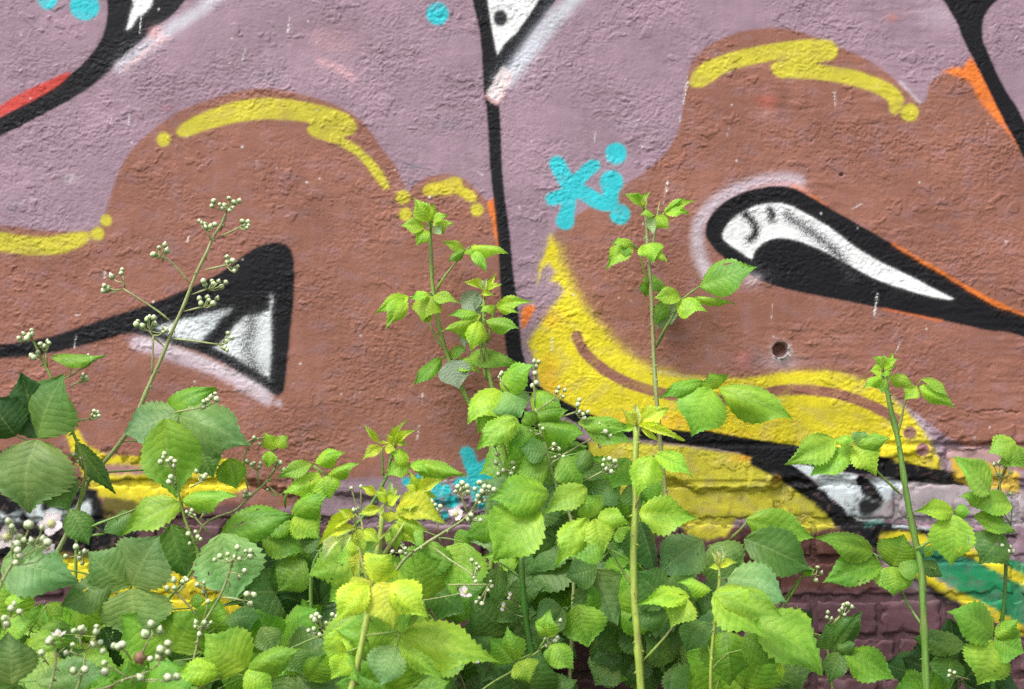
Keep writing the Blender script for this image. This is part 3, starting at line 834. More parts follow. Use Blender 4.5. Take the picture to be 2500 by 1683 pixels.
# bricks, each one an object of its own
rb = random.Random(5)
for row in range(0, 7):
    of, st = joints_x(row)
    top = COURSE0 + PITCH * row + JOINT / 2
    bot = top + PITCH - JOINT
    k0 = int(math.floor((-250 - of) / st))
    k1 = int(math.ceil((2750 - of) / st))
    for kx in range(k0, k1):
        l, r = of + kx * st + JOINT / 2, of + (kx + 1) * st - JOINT / 2
        l += rb.uniform(-3, 3)
        r += rb.uniform(-3, 3)
        tt, bb = top + rb.uniform(-2.5, 2.5), bot + rb.uniform(-2.5, 2.5)
        cxs = np.array([l, r, l, r, (l + r) / 2, (l + r) / 2, (l + r) / 2])
        cys = np.array([tt, tt, bb, bb, (tt + bb) / 2, tt, bb])
        if plaster(cxs, cys).min() > .9:
            rb.random()
            continue
        nx = max(8, int((r - l) / 5.5))
        ny = 16
        u = np.linspace(0, 1, nx)
        w_ = np.linspace(0, 1, ny)
        U, W = np.meshgrid(u, w_)
        bx, by = l + (r - l) * U, tt + (bb - tt) * W
        e = np.minimum(np.minimum(U, 1 - U) * (r - l), np.minimum(W, 1 - W) * (bb - tt))
        rnd = sstep(0, 10, e + 4 * perlin(bx / 12, by / 12, 81))
        tilt = rb.uniform(-.002, .002) * (U - .5) + rb.uniform(-.0015, .0015) * (W - .5)
        base = 0.0 + rb.uniform(-.0018, .0016) + .0015 * perlin(bx / 60, by / 45, 87)
        dp = base + tilt + 0.8 * relief(bx + 77, by) - 0.0045 * (1 - rnd) ** 1.6
        # chipped arris
        dp -= 0.005 * sstep(.25, .5, perlin(bx / 30, by / 26, 82)) * sstep(26, 6, e)
        back = e <= 1e-6
        jig = 5.0
        bx2 = bx + jig * perlin(bx / 20, by / 20, 83)
        by2 = by + jig * perlin(bx / 20, by / 20, 84)
        dp = np.where(back, -0.04, dp)
        cx, cy = (l + r) / 2, (tt + bb) / 2
        ov = np.stack([(bx2.ravel() - cx) * MPP, -dp.ravel(), -(by2.ravel() - cy) * MPP], 1)
        bm_ = mesh_np('brick', ov, grid_quads(nx, ny))
        pc = paint(bx.ravel(), by.ravel())
        tone = rb.uniform(.86, 1.12)
        pc = np.clip(pc * tone, 0.004, .9)
        if row == 5 and 2140 < cx < 2300:
            pc += (np.array((0.13, 0.13, 0.12)) - pc) * .75       # the grey, bare brick
        ch = sstep(.42, .52, perlin(bx.ravel() / 19, by.ravel() / 12, 85 + row) + .2 * perlin(bx.ravel() / 5, by.ravel() / 5, 86)) * .42
        pc += (np.array((0.17, 0.10, 0.085)) - pc) * ch[:, None]
        set_paint(bm_, pc)
        link_mesh('brick', bm_, M_WALL, wall, ((cx - CX) * MPP, 0, CZ - (cy - CY) * MPP))

# ------------------------------------------------------------------ leaf, bud and petal meshes
def leaf_mesh(seed, arch=.10, fold=.16, curl=.10, ribs=.005, tip=.66, bite=.028, taper=.60):
    r = random.Random(seed)
    teeth = r.choice((10, 11, 13, 14, 15))
    asym = r.uniform(-.10, .10)
    pw = r.uniform(.70, .86)
    taper *= r.uniform(.8, 1.15)
    pock = r.uniform(.0, .02)
    nt_, hv = 2 * teeth + 1, 5
    vs, uvs = [], []
    bend = r.uniform(-.06, .06)
    droop = r.uniform(-.2, .5)
    ph = r.uniform(0, 6.28)
    for i in range(nt_):
        t = i / (nt_ - 1)
        f = .5 * max(0, math.sin(math.pi * min(1, t ** pw))) ** .82
        if t > tip:
            f *= 1 - taper * ((t - tip) / (1 - tip)) ** .9
        f = max(f, .004)
        tooth = (1 if i % 2 else -1) * bite * min(1, f * 5) * r.uniform(.5, 1.3)
        for j in range(-hv, hv + 1):
            q = j / hv
            edge = abs(q) ** 6
            wv = f * q * (1 + asym * (1 if q > 0 else -1)) + (tooth * edge * (1 if q > 0 else -1))
            s = t * 9 - abs(q) * 1.5
            rib = ribs * math.cos(2 * math.pi * s) * min(1, abs(q) * 2.2) * (1 - abs(q) ** 8 * .3)
            z = arch * 4 * t * (1 - t) + fold * abs(f * q) - curl * 3 * (f * q) ** 2 + rib * -1
            z += pock * math.sin(23 * t + ph) * math.cos(9 * q + ph)
            z += .05 * math.sin(ph + 5 * t + 2.3 * q) * (abs(q)) + .03 * math.sin(ph * 2 + 9 * t) * q - droop * max(0, t - .55) ** 2 * 4 * (1 - t)
            y = t + .06 * abs(q) * f * (1 - t) * 1.0
            x = wv + bend * math.sin(math.pi * t)
            vs.append((x, y if 0 < i < nt_ - 1 else t, z if 0 < i < nt_ - 1 else 0))
            uvs.append((t, q))
    n = 2 * hv + 1
    fs = [(a * n + b, a * n + b + 1, (a + 1) * n + b + 1, (a + 1) * n + b) for a in range(nt_ - 1) for b in range(n - 1)]
    me = bpy.data.meshes.new('leaflet')
    me.from_pydata(vs, [], fs)
    ul = me.uv_layers.new(name='leaf')
    for lp in me.loops:
        ul.data[lp.index].uv = uvs[lp.vertex_index]
    me.polygons.foreach_set('use_smooth', [True] * len(fs))
    me.materials.append(M_LEAF)
    me.update()
    return me


LEAVES = [leaf_mesh(100 + i, a, f_, cu) for i, (a, f_, cu) in enumerate(
    [(.07, .14, .2), (.12, .22, .3), (.16, .10, .4), (.05, .30, .1), (.10, .05, .5), (.20, .18, .3), (.03, .20, .2), (.14, .26, .1), (.22, .08, .6), (.09, .35, .3), (-.05, .2, .3), (.17, .15, .15), (.06, .1, .8), (.13, .3, .5)])]
LIME = [leaf_mesh(300 + i, a, f_, cu, .008, .50, .036, .78) for i, (a, f_, cu) in enumerate(
    [(.12, .2, .3), (.18, .3, .4), (.08, .35, .2), (.24, .2, .5), (.15, .15, .5), (.10, .28, .1), (.28, .25, .3), (.05, .12, .7), (.2, .4, .2), (.13, .08, .4)])]
YOUNG = [leaf_mesh(200 + i, a, f_, .05, .018, .5, .035, .72) for i, (a, f_) in enumerate([(.10, .5), (.16, .65), (.05, .4), (.2, .55)])]


def lathe(name, prof, n=9, lobes=0, amp=0, mat=None):
    vs, fs = [], []
    for r, z in prof:
        for k in range(n):
            a = 2 * math.pi * k / n
            q = r * (1 + amp * math.cos(lobes * a))
            vs.append((q * math.cos(a), q * math.sin(a), z))
    for i in range(len(prof) - 1):
        for k in range(n):
            fs.append((i * n + k, i * n + (k + 1) % n, (i + 1) * n + (k + 1) % n, (i + 1) * n + k))
    fs.append(tuple(range(n))[::-1])
    fs.append(tuple((len(prof) - 1) * n + k for k in range(n)))
    me = bpy.data.meshes.new(name)
    me.from_pydata(vs, [], fs)
    me.polygons.foreach_set('use_smooth', [True] * len(fs))
    if mat:
        me.materials.append(mat)
    me.update()
    return me


BUDS = [lathe('bud', [(.22, -1.0), (.75, -.75), (.98, -.35), (.97, .1), (.78, .5), (.45, .82), (.12, 1.05)], 10, 5, .05, M_BUD),
        lathe('bud', [(.25, -.9), (.9, -.6), (1.08, -.1), (.95, .35), (.6, .7), (.16, .88)], 10, 5, .07, M_BUD),
        lathe('bud', [(.2, -1.0), (.6, -.75), (.85, -.3), (.82, .2), (.6, .7), (.3, 1.1), (.06, 1.4)], 10, 5, .05, M_BUD)]


def add_sepals(me, spread):
    """five green sepals cupping the base of the bud"""
    vs = [v.co.copy() for v in me.vertices]
    fs = [tuple(p.vertices) for p in me.polygons]
    nb = len(fs)
    for i in range(5):
        a = 2 * math.pi * i / 5 + .3
        for (r0, z0, hw) in ((.35, -1.05, .25), (.98, -.62, .42), (1.14 + spread * .4, -.05, .34), (1.0 + spread, .55 - spread * .3, .03)):
            for sd in (-1, 1):
                b = a + sd * hw / max(.35, r0)
                vs.append(Vector((r0 * math.cos(b), r0 * math.sin(b), z0)))
        o = len(vs) - 8
        fs += [(o + 2 * j, o + 2 * j + 1, o + 2 * j + 3, o + 2 * j + 2) for j in range(3)]
    m2 = bpy.data.meshes.new('bud')
    m2.from_pydata(vs, [], fs)
    m2.materials.append(M_BUD)
    m2.materials.append(M_SEPAL)
    m2.polygons.foreach_set('material_index', [0] * nb + [1] * (len(fs) - nb))
    m2.polygons.foreach_set('use_smooth', [True] * len(fs))
    m2.update()
    return m2


BUDS = [add_sepals(b, sp_) for b in BUDS for sp_ in (.0, .25)] + BUDS[:1]
CENTRE = lathe('stamens', [(.05, -.3), (.3, -.2), (.34, .05), (.22, .25), (.05, .3)], 12, 6, .15, M_STAMEN)
WITHERED = lathe('withered', [(.15, -.9), (.8, -.6), (1.0, 0), (.7, .6), (.3, .9), (.1, 1.0)], 11, 5, .18, M_WITHER)


def petal_mesh():
    vs, fs = [], []
    nt_, hv = 7, 3
    for i in range(nt_):
        t = i / (nt_ - 1)
        f = .42 * math.sin(math.pi * min(1, (t * .86 + .10))) ** .8
        for j in range(-hv, hv + 1):
            q = j / hv
            vs.append((f * q, t - .08 * q * q * t, .22 * t * t - .15 * (f * q) ** 2 * 4 + .03 * math.sin(7 * q + 4 * t)))
    n = 2 * hv + 1
    for a in range(nt_ - 1):
        for b in range(n - 1):
            fs.append((a * n + b, a * n + b + 1, (a + 1) * n + b + 1, (a + 1) * n + b))
    me = bpy.data.meshes.new('petal')
    me.from_pydata(vs, [], fs)
    me.polygons.foreach_set('use_smooth', [True] * len(fs))
    me.materials.append(M_PETAL)
    me.update()
    return me


PETAL = petal_mesh()


# ------------------------------------------------------------------ tubes with thorns
def catmull(pts, step=.012):
    q = [2 * pts[0] - pts[1]] + pts + [2 * pts[-1] - pts[-2]]
    out = []
    for i in range(1, len(q) - 2):
        p0, p1, p2, p3 = q[i - 1:i + 3]
        k = max(2, int((p2 - p1).length / step))
        for s in range(k):
            t = s / k
            out.append(.5 * (2 * p1 + (p2 - p0) * t + (2 * p0 - 5 * p1 + 4 * p2 - p3) * t * t + (3 * p1 - p0 - 3 * p2 + p3) * t ** 3))
    out.append(q[-2].copy())
    return out


class Tubes:
    def __init__(self):
        self.v, self.f = [], []

    def build(self, name, origin, mat, colr, parent, loc):
        me = bpy.data.meshes.new(name)
        me.from_pydata([p - origin for p in self.v], [], self.f)
        me.polygons.foreach_set('use_smooth', [True] * len(me.polygons))
        me.update()
        o = link_mesh(name, me, mat, parent, loc)
        o.color = tuple(colr) + (1,)
        return o


def add_tube(T, pts, r0, r1, sides=7, thorns=0.0, rng=None, step=.014, rib=.08):
    c_ = catmull([Vector(p) for p in pts], step)
    n = len(c_)
    up = Vector((.3, -1, .2)).normalized()
    lens = [0]
    for i in range(1, n):
        lens.append(lens[-1] + (c_[i] - c_[i - 1]).length)
    tot = lens[-1] or 1
    rings, th = [], []
    for i, p in enumerate(c_):
        d = (c_[min(n - 1, i + 1)] - c_[max(0, i - 1)])
        d = d.normalized() if d.length > 1e-9 else Vector((0, 0, 1))
        a = d.cross(up)
        a = a.normalized() if a.length > 1e-6 else Vector((1, 0, 0))
        b = d.cross(a)
        r = r0 + (r1 - r0) * lens[i] / tot
        if i == 0:
            r *= .35
        if thorns and r0 > .0022:
            r *= 1 + .28 * math.exp(-(((lens[i] + .03) % .085 - .04) / .006) ** 2) + .05 * math.sin(lens[i] * 90)
        ring = []
        for k in range(sides):
            g_ = 2 * math.pi * k / sides
            q = r * (1 + (rib if k % 2 else -rib))
            ring.append(len(T.v))
            T.v.append(p + a * (q * math.cos(g_)) + b * (q * math.sin(g_)))
        rings.append(ring)
        if thorns and rng and 0 < i < n - 1 and rng.random() < thorns:
            g_ = rng.uniform(0, 6.28)
            o_ = a * math.cos(g_) + b * math.sin(g_)
            th.append((p.copy(), d.copy(), o_, r))
    for i in range(n - 1):
        for k in range(sides):
            T.f.append((rings[i][k], rings[i][(k + 1) % sides], rings[i + 1][(k + 1) % sides], rings[i + 1][k]))
    T.f.append(tuple(rings[0])[::-1])
    T.f.append(tuple(rings[-1]))
    for p, d, o_, r in th:
        s0 = len(T.v)
        tip = p + o_ * (r + rng.uniform(.004, .0085)) + Vector((0, 0, -.003))
        e1, e2 = d * .0026, d.cross(o_) * .0013
        bp = p + o_ * r * .75
        T.v += [bp + e1, bp + e2, bp - e1, bp - e2, tip]
        T.f += [(s0, s0 + 1, s0 + 4), (s0 + 1, s0 + 2, s0 + 4), (s0 + 2, s0 + 3, s0 + 4), (s0 + 3, s0, s0 + 4)]
    return c_


# ------------------------------------------------------------------ plants
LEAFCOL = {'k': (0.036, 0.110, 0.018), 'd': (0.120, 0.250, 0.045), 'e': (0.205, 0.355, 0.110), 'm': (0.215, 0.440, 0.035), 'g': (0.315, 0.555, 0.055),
           'h': (0.31, 0.51, 0.18), 'l': (0.41, 0.66, 0.05), 'y': (0.66, 0.74, 0.065), 'w': (0.74, 0.76, 0.36), 'u': (0.14, 0.26, 0.06)}
STEMCOL = {'b': (0.20, 0.13, 0.075), 'g': (0.24, 0.38, 0.07), 'y': (0.36, 0.48, 0.08), 'p': (0.34, 0.40, 0.16), 'd': (0.07, 0.22, 0.03), 'm': (0.15, 0.30, 0.05)}
RG = random.Random(21)
PLANTS = {}


class Plant:
    def __init__(self, key, name, label, d, rootx, stem='g', cat='bramble'):
        self.key, self.d, self.stem = key, d, stem
        x = (rootx - CX) * MPP * (D - d) / D
        self.root = Vector((x, -d, 0))
        o = bpy.data.objects.new(name, None)
        COL.objects.link(o)
        o.location = self.root
        o.empty_display_size = .05
        o['label'], o['category'], o['group'] = label, cat, 'brambles growing along the foot of the wall'
        self.o = o
        self.path = []          # points of the canes, to hang leaves from
        self.nl = 0
        PLANTS[key] = self

    def cane(self, crop, pts, r0, r1, down=True, d=None, d1=None, col=None, thorns=.5):
        """pts from the tip downwards (traced); radii in traced px, tip then base"""
        d = self.d if d is None else d
        d1 = d if d1 is None else d1
        q = []
        for i, p in enumerate(pts):
            t = i / max(1, len(pts) - 1)
            q.append(P(*c(crop, *p), d + (d1 - d) * t))
        if down:
            last = q[-1]
            dirn = (q[-1] - q[-2]).normalized()
            m1 = last + dirn * .10
            m1.z = max(.02, min(m1.z, last.z - .05))
            q.append(m1)
            e = self.root + Vector((RG.uniform(-.02, .02), RG.uniform(-.02, .02), 0))
            q.append((m1 + e) / 2 + Vector((0, 0, .02)))
            q.append(e)
        T = Tubes()
        k = MPP * (D - d) / D
        pp = add_tube(T, q, r0 * k * .88, r1 * k * .88, 9, thorns, RG)
        col = STEMCOL[col or self.stem]
        T.build('stem', self.root, M_STEM, col, self.o, (0, 0, 0))
        self.path += pp
        return self

    def anchor(self, p):
        best = None
        for q in self.path:
            if q.z < p.z - .02:
                s = (q - p).length + .3 * abs(q.x - p.x)
                if best is None or s < best[0]:
                    best = (s, q)
        return best[1].copy() if best else self.root + Vector((0, 0, .02))

    def leaf(self, col, crop, off, stalk, lets, young=False, tilt=None):
        """one compound leaf: a stalk with its leaflets"""
        d = self.d + off
        pts = None
        bases = [c(crop, l[0], l[1]) for l in lets]
        nx = sum(b[0] for b in bases) / len(bases)
        ny = sum(b[1] for b in bases) / len(bases)
        node = P(nx, ny, d)
        T = Tubes()
        k = MPP * (D - d) / D
        if stalk:
            q = [P(*c(crop, *p), d - .012 + .01 * i / len(stalk)) for i, p in enumerate(stalk)]
            q[0].y = -(self.d if off < .06 else d - .02)
            if len(q) == 1:
                q.append(node)
            add_tube(T, q, 3.6 * k, 2.2 * k, 6, .10, RG)
        else:
            a = self.anchor(node)
            mid = (a + node) / 2 + Vector((0, .06, -.01))
            add_tube(T, [a, mid, node + Vector((0, .012, -.012)), node], 2.6 * k, 2.0 * k, 5, 0, RG, .03)
        for b in bases:                                                   # little stalks to each leaflet
            pb = P(b[0], b[1], d)
            e = Vector(stalk and P(*c(crop, *stalk[-1]), d - .003) or node)
            if (pb - e).length > .004:
                add_tube(T, [e + Vector((0, .003, 0)), (e + pb) / 2 + Vector((0, .001, .001)), pb], 2.0 * k, 1.5 * k, 5, 0, RG, .03)
        if not T.v:
            add_tube(T, [node + Vector((0, .01, -.01)), node], 2.0 * k, 1.6 * k, 5)
        sc = STEMCOL['y' if col in 'yw' else ('g' if col in 'lgh' else 'm')]
        lf = T.build('leaf', node, M_STEM, sc, self.o, node - self.root)
        for i, l in enumerate(lets):
            fl = l[5] if len(l) > 5 else ''
            lc = col
            for ch in fl:
                if ch in LEAFCOL:
                    lc = ch
            self.leaflet(lf, node, c(crop, l[0], l[1]), c(crop, l[2], l[3]), l[4] * ZK, d + .004 * i, lc, 'v' in fl, young or 'n' in fl, tilt)
        return self

    def leaflet(self, lf, node, b, t, wpx, d, col, flip, young, tilt=None):
        Lpx = math.hypot(t[0] - b[0], t[1] - b[1])
        k = MPP * (D - d) / D
        dt = d + (Lpx * k) * (RG.uniform(.12, .42) if tilt is None else tilt)
        B, Tp = P(b[0], b[1], d), P(t[0], t[1], dt)
        a = Tp - B
        L = a.length
        an = a.normalized()
        n0 = Vector((RG.uniform(-.35, .35), -1, .55 + RG.uniform(-.3, .3)))
        n = (n0 - an * n0.dot(an))
        n = n.normalized() if n.length > .05 else Vector((0, -1, 0))
        x = an.cross(n)
        view = (B - Vector((0, -D, CZ))).normalized()
        vis = (x - view * x.dot(view)).length
        W = 1.10 * wpx * k / max(.45, vis)
        if flip:
            n, x = -n, -x
        M = Matrix(((x.x * W, a.x, n.x * L * .8, 0), (x.y * W, a.y, n.y * L * .8, 0), (x.z * W, a.z, n.z * L * .8, 0), (0, 0, 0, 1)))
        M = Matrix.Translation(B - node) @ M
        me = RG.choice(YOUNG if young else (LIME if col in 'lyw' or (col == 'g' and RG.random() < .5) else LEAVES))
        o = bpy.data.objects.new('leaflet', me)
        COL.objects.link(o)
        o.parent = lf
        o.matrix_local = M
        g_ = RG.uniform(.85, 1.18)
        cc_ = LEAFCOL[col]
        o.color = (cc_[0] * g_ * RG.uniform(.9, 1.12), cc_[1] * g_, cc_[2] * g_ * RG.uniform(.85, 1.15), 1)
        self.nl += 1

    def buds(self, crop, branch, pts, r=17, off=.01, extra=None):
        """branch: traced from the cane outwards; pts: bud centres"""
        d = self.d + off
        k = MPP * (D - d) / D
        q = [P(*c(crop, *p), self.d + (off) * i / max(1, len(branch) - 1)) for i, p in enumerate(branch)]
        T = Tubes()
        org = q[-1]
        if len(q) > 1:
            add_tube(T, q, 3.0 * k, 2.0 * k, 6, .12, RG)
        cents = []
        for x, y in pts:
            p = P(*c(crop, x, y), d + RG.uniform(-.012, .012))
            dirn = (p - org)
            ends = org if dirn.length < .05 else q[-1].lerp(p, .15)
            ax_ = dirn.normalized() * .6 + Vector((0, -.35, .8))
            ax_.normalize()
            rr = r * ZK * k * RG.uniform(.62, 1.02)
            foot = p - ax_ * rr * .8
            m_ = (ends + foot) / 2 + Vector((0, 0, -.003))
            add_tube(T, [ends, m_, foot], 1.7 * k, 1.6 * k, 5, 0, RG, .02)
            cents.append((p, ax_, rr))
        cl = T.build('flower_cluster', org, M_STEM, STEMCOL['p'], self.o, org - self.root)
        for p, ax_, rr in cents:
            o = bpy.data.objects.new('bud', RG.choice(BUDS))
            COL.objects.link(o)
            o.parent = cl
            rot = ax_.to_track_quat('Z', 'Y').to_matrix().to_4x4()
            o.matrix_local = Matrix.Translation(p - org) @ rot @ Matrix.Rotation(RG.uniform(0, 6.28), 4, 'Z') @ Matrix.Diagonal((rr, rr, rr * 1.02, 1))
        return self

    def flower(self, crop, x, y, r, off=.02, face=(0, -1, .35), gone=(), wither=False, start=0.0):
        d = self.d + off
        k = MPP * (D - d) / D
        p = P(*c(crop, x, y), d)
        R = r * ZK * k
        ax_ = Vector(face).normalized()
        rot = ax_.to_track_quat('Z', 'Y').to_matrix().to_4x4()
        o = bpy.data.objects.new('flower', WITHERED if wither else CENTRE)
        COL.objects.link(o)
        o.parent = self.o
        o.matrix_local = Matrix.Translation(p - self.root) @ rot @ Matrix.Diagonal((R, R, R, 1))
        if wither:
            o['label'] = 'brown withered flower head'
        for i in range(5):
            if i in gone or wither:
                continue
            pt = bpy.data.objects.new('petal', PETAL)
            COL.objects.link(pt)
            pt.parent = o
            pt.matrix_local = Matrix.Rotation(start + i * 2 * math.pi / 5 + RG.uniform(-.15, .15), 4, 'Z') @ Matrix.Translation((0, .18, 0)) @ Matrix.Rotation(RG.uniform(-.15, .3), 4, 'X') @ Matrix.Diagonal((RG.uniform(.85, 1.1), .9, .9, 1))
        if True:
            a = self.anchor(p)
            T = Tubes()
            add_tube(T, [a, (a + p) / 2 + Vector((0, .03, -.01)), p], 2.0 * k, 1.5 * k, 5, 0, RG, .03)
            T.build('flower_stalk', self.root, M_STEM, STEMCOL['p'], self.o, (0, 0, 0))
        return self


# ---- against the wall: tall young canes in the middle
p = Plant('C', 'bramble', 'young bramble cane left of the black line, topped by a fan of ribbed leaves', .075, 1130, 'g')
p.cane('M2', [(648, -40), (645, 10), (652, 200), (662, 400), (690, 600), (740, 800), (800, 960), (905, 1175), (960, 1300)], 5, 9)
p.leaf('l', 'T2', .015, [(650, 1470), (648, 1420)], [(636, 1405, 538, 1245, 110), (652, 1395, 678, 1278, 55), (612, 1440, 448, 1430, 85), (640, 1462, 556, 1560, 85), (665, 1415, 795, 1415, 85), (668, 1400, 765, 1365, 55), (672, 1430, 722, 1482, 60, 'v')], False, .15)
p.leaf('l', 'M2', .02, [(672, 455), (740, 350), (815, 255), (862, 188)], [(860, 182, 722, 125, 60), (905, 162, 1145, 208, 70), (920, 178, 1006, 318, 75, 'g'), (855, 185, 765, 262, 60, 'm'), (880, 180, 905, 220, 60)])
p.leaf('l', 'M2', .025, [(672, 470), (600, 470), (515, 482)], [(510, 478, 300, 580, 95), (495, 490, 365, 682, 120), (640, 470, 598, 642, 175), (660, 478, 838, 522, 70), (640, 462, 520, 498, 70)])
p.leaf('g', 'M2', .0, [(745, 810), (690, 745), (640, 640)], [(640, 640, 600, 560, 60)])
p.leaf('m', 'M2', -.01, [(745, 840), (770, 865)], [(720, 865, 543, 1038, 95), (765, 835, 885, 815, 80), (800, 890, 975, 965, 80, 'l'), (770, 880, 830, 1062, 190, 'vd')])

p = Plant('D', 'bramble', 'leafy bramble shoot beside the black line with drooping lime leaves and a grey leaf underside', .12, 1235, 'g')
p.cane('M2', [(988, 470), (985, 600), (990, 760), (1010, 900), (1032, 1030), (1075, 1160), (1090, 1280), (1110, 1420), (1135, 1560), (1150, 1760)], 4.5, 10)
p.cane('M2', [(1058, 540), (1040, 600), (1022, 700), (1010, 770)], 3, 4, False)
p.cane('M2', [(940, 590), (958, 700), (975, 860), (1000, 1000)], 3, 4.5, False)
p.leaf('y', 'M2', .02, [(990, 500), (990, 455)], [(992, 440, 1066, 330, 38), (985, 440, 846, 385, 52), (1000, 440, 1100, 398, 44), (985, 430, 955, 365, 40, 'w'), (970, 462, 1056, 472, 40), (990, 440, 1005, 360, 34, 'w')], True)
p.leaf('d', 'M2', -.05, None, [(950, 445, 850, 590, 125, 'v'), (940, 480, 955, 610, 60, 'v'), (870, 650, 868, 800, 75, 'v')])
p.leaf('l', 'M2', .02, [(1022, 690), (1045, 610), (1060, 535)], [(1060, 532, 1305, 512, 72), (1065, 540, 1215, 585, 55), (1055, 535, 958, 578, 60)])
p.leaf('l', 'M2', .03, [(985, 680), (965, 620)], [(965, 592, 718, 695, 95), (950, 590, 760, 600, 70, 'g'), (962, 635, 900, 825, 135), (1000, 630, 1210, 682, 95, 'g')])
p.leaf('m', 'M2', -.03, [(1000, 900), (930, 875)], [(890, 860, 1200, 905, 120)])
p.leaf('l', 'M2', .06, [(1085, 1200), (1100, 1090)], [(1095, 1065, 1310, 905, 165, 'g'), (1098, 1075, 885, 1285, 215), (1115, 1078, 1225, 1240, 235, 'h'), (1290, 1085, 1485, 1195, 135, 'g'), (1070, 1120, 945, 1350, 110)])

# ---- the tall cane right of the yellow shape
p = Plant('E', 'bramble', 'tall straight bramble cane in front of the yellow shape, below the cyan letters', .085, 1625, 'p')
p.cane('T2', [(2000, 1240), (2010, 1350), (2022, 1560), (2040, 1800), (2052, 2050), (2068, 2400), (2085, 2600), (2092, 2700), (2105, 2850), (2125, 3050), (2148, 3300)], 4.5, 8.5)
p.cane('M2', [(2098, -120), (2080, -20), (2060, 120), (2045, 180)], 2.6, 3.5, False)
p.leaf('l', 'T2', .02, [(2000, 1340), (1998, 1310)], [(1990, 1312, 1866, 1222, 58), (1995, 1300, 1960, 1212, 38), (2002, 1298, 2043, 1205, 42), (2000, 1300, 2004, 1225, 35, 'w')], True)
p.leaf('g', 'T2', .02, [(2098, 1410), (2125, 1345)], [(2130, 1340, 2328, 1268, 60, 'l'), (2130, 1345, 2285, 1352, 85, 'l'), (2125, 1338, 2255, 1248, 50)])
p.leaf('l', 'T2', .025, [(2010, 1400), (2065, 1365)], [(2072, 1368, 2156, 1452, 100), (2060, 1360, 1970, 1363, 45), (2035, 1375, 2060, 1485, 60, 'v')])
p.leaf('l', 'M2', .02, [(2035, 420), (1990, 280), (1965, 180)], [(1920, 150, 1755, 312, 120), (1925, 140, 1790, 150, 70), (2000, 150, 2060, 265, 150), (2060, 165, 2145, 262, 75), (1900, 160, 1880, 230, 60, 'm')])
p.leaf('m', 'M3', .04, [(15, 800), (55, 690), (125, 580), (175, 490), (280, 415)], [(280, 415, 645, 288, 195)])
p.leaf('g', 'M3', .03, [(15, 800), (60, 690), (130, 560)], [(125, 520, 330, 575, 125, 'l'), (240, 490, 515, 528, 50), (160, 485, -10, 488, 100)])
p.leaf('m', 'M2', -.045, None, [(2140, 430, 1975, 370, 95), (2190, 505, 2080, 690, 115, 'v'), (2140, 500, 2070, 660, 90), (2000, 380, 2010, 480, 70)])
p.leaf('g', 'M3', .10, [(25, 1120), (150, 1090), (330, 1060)], [(305, 1015, 20, 1122, 100, 'm'), (380, 1060, 340, 955, 190, 'g'), (350, 1055, 226, 1362, 300), (402, 1055, 868, 1255, 205)], False, .2)

# ---- far right canes
p = Plant('H', 'bramble', 'tall bramble cane at the right with a star-shaped lime tip, past the dark bricks', .45, 2250, 'm')
p.cane('M3', [(1442, 930), (1452, 1010), (1470, 1100), (1492, 1210), (1530, 1360), (1560, 1553), (1600, 1800), (1650, 2050), (1682, 2200), (1690, 2400), (1702, 2650), (1712, 2960)], 6, 13, True, .40, .47)
p.leaf('l', 'M3', .0, [(1448, 980), (1442, 940)], [(1440, 930, 1366, 855, 66), (1440, 925, 1504, 822, 50), (1438, 920, 1440, 830, 45, 'w'), (1445, 930, 1535, 868, 60), (1445, 935, 1525, 915, 45), (1430, 960, 1352, 948, 70), (1450, 950, 1480, 985, 55)], True)
p.leaf('l', 'M3', .0, [(1455, 1010), (1440, 985)], [(1430, 982, 1308, 1062, 75), (1472, 990, 1628, 1030, 85), (1460, 1000, 1430, 1090, 60, 'g')])
p.leaf('l', 'M3', .01, [(1532, 1350), (1560, 1220), (1585, 1120), (1655, 1045)], [(1652, 1048, 1568, 1135, 105), (1668, 1045, 1898, 1186, 95), (1685, 998, 1872, 1132, 60, 'g')], False, .15)
p.leaf('g', 'M3', .02, [(1562, 1735), (1480, 1660), (1400, 1580), (1300, 1470), (1160, 1390)], [(1140, 1382, 815, 1540, 185), (1245, 1432, 978, 1612, 160), (1250, 1425, 1395, 1612, 180, 'l'), (1275, 1420, 1330, 1328, 120, 'h'), (1285, 1420, 1485, 1370, 100), (1140, 1388, 1265, 1392, 70)], False, .2)
p.leaf('g', 'B3', .02, [(1650, 680), (1740, 620), (1880, 450)], [(1885, 440, 1628, 440, 130, 'l'), (1880, 455, 1868, 785, 260), (1895, 430, 1990, 440, 90, 'm')], False, .15)
p.leaf('m', 'B3', -.03, [(1690, 1195), (1600, 1030), (1555, 930), (1500, 790), (1375, 700)], [(1375, 700, 1008, 605, 165, 'm'), (1430, 780, 1052, 890, 190), (1500, 780, 1570, 580, 235, 'm'), (1500, 785, 1500, 972, 220, 'g'), (1530, 800, 1690, 790, 140)], False, .2)
p.leaf('m', 'B3', -.06, [(1690, 760), (1740, 800)], [(1690, 760, 1810, 850, 100, 'd'), (1700, 720, 1760, 650, 60)])
p.leaf('m', 'B3', -.08, None, [(1955, 1285, 1630, 1235, 150, 'd'), (1870, 1360, 1850, 1525, 200, 'd')])

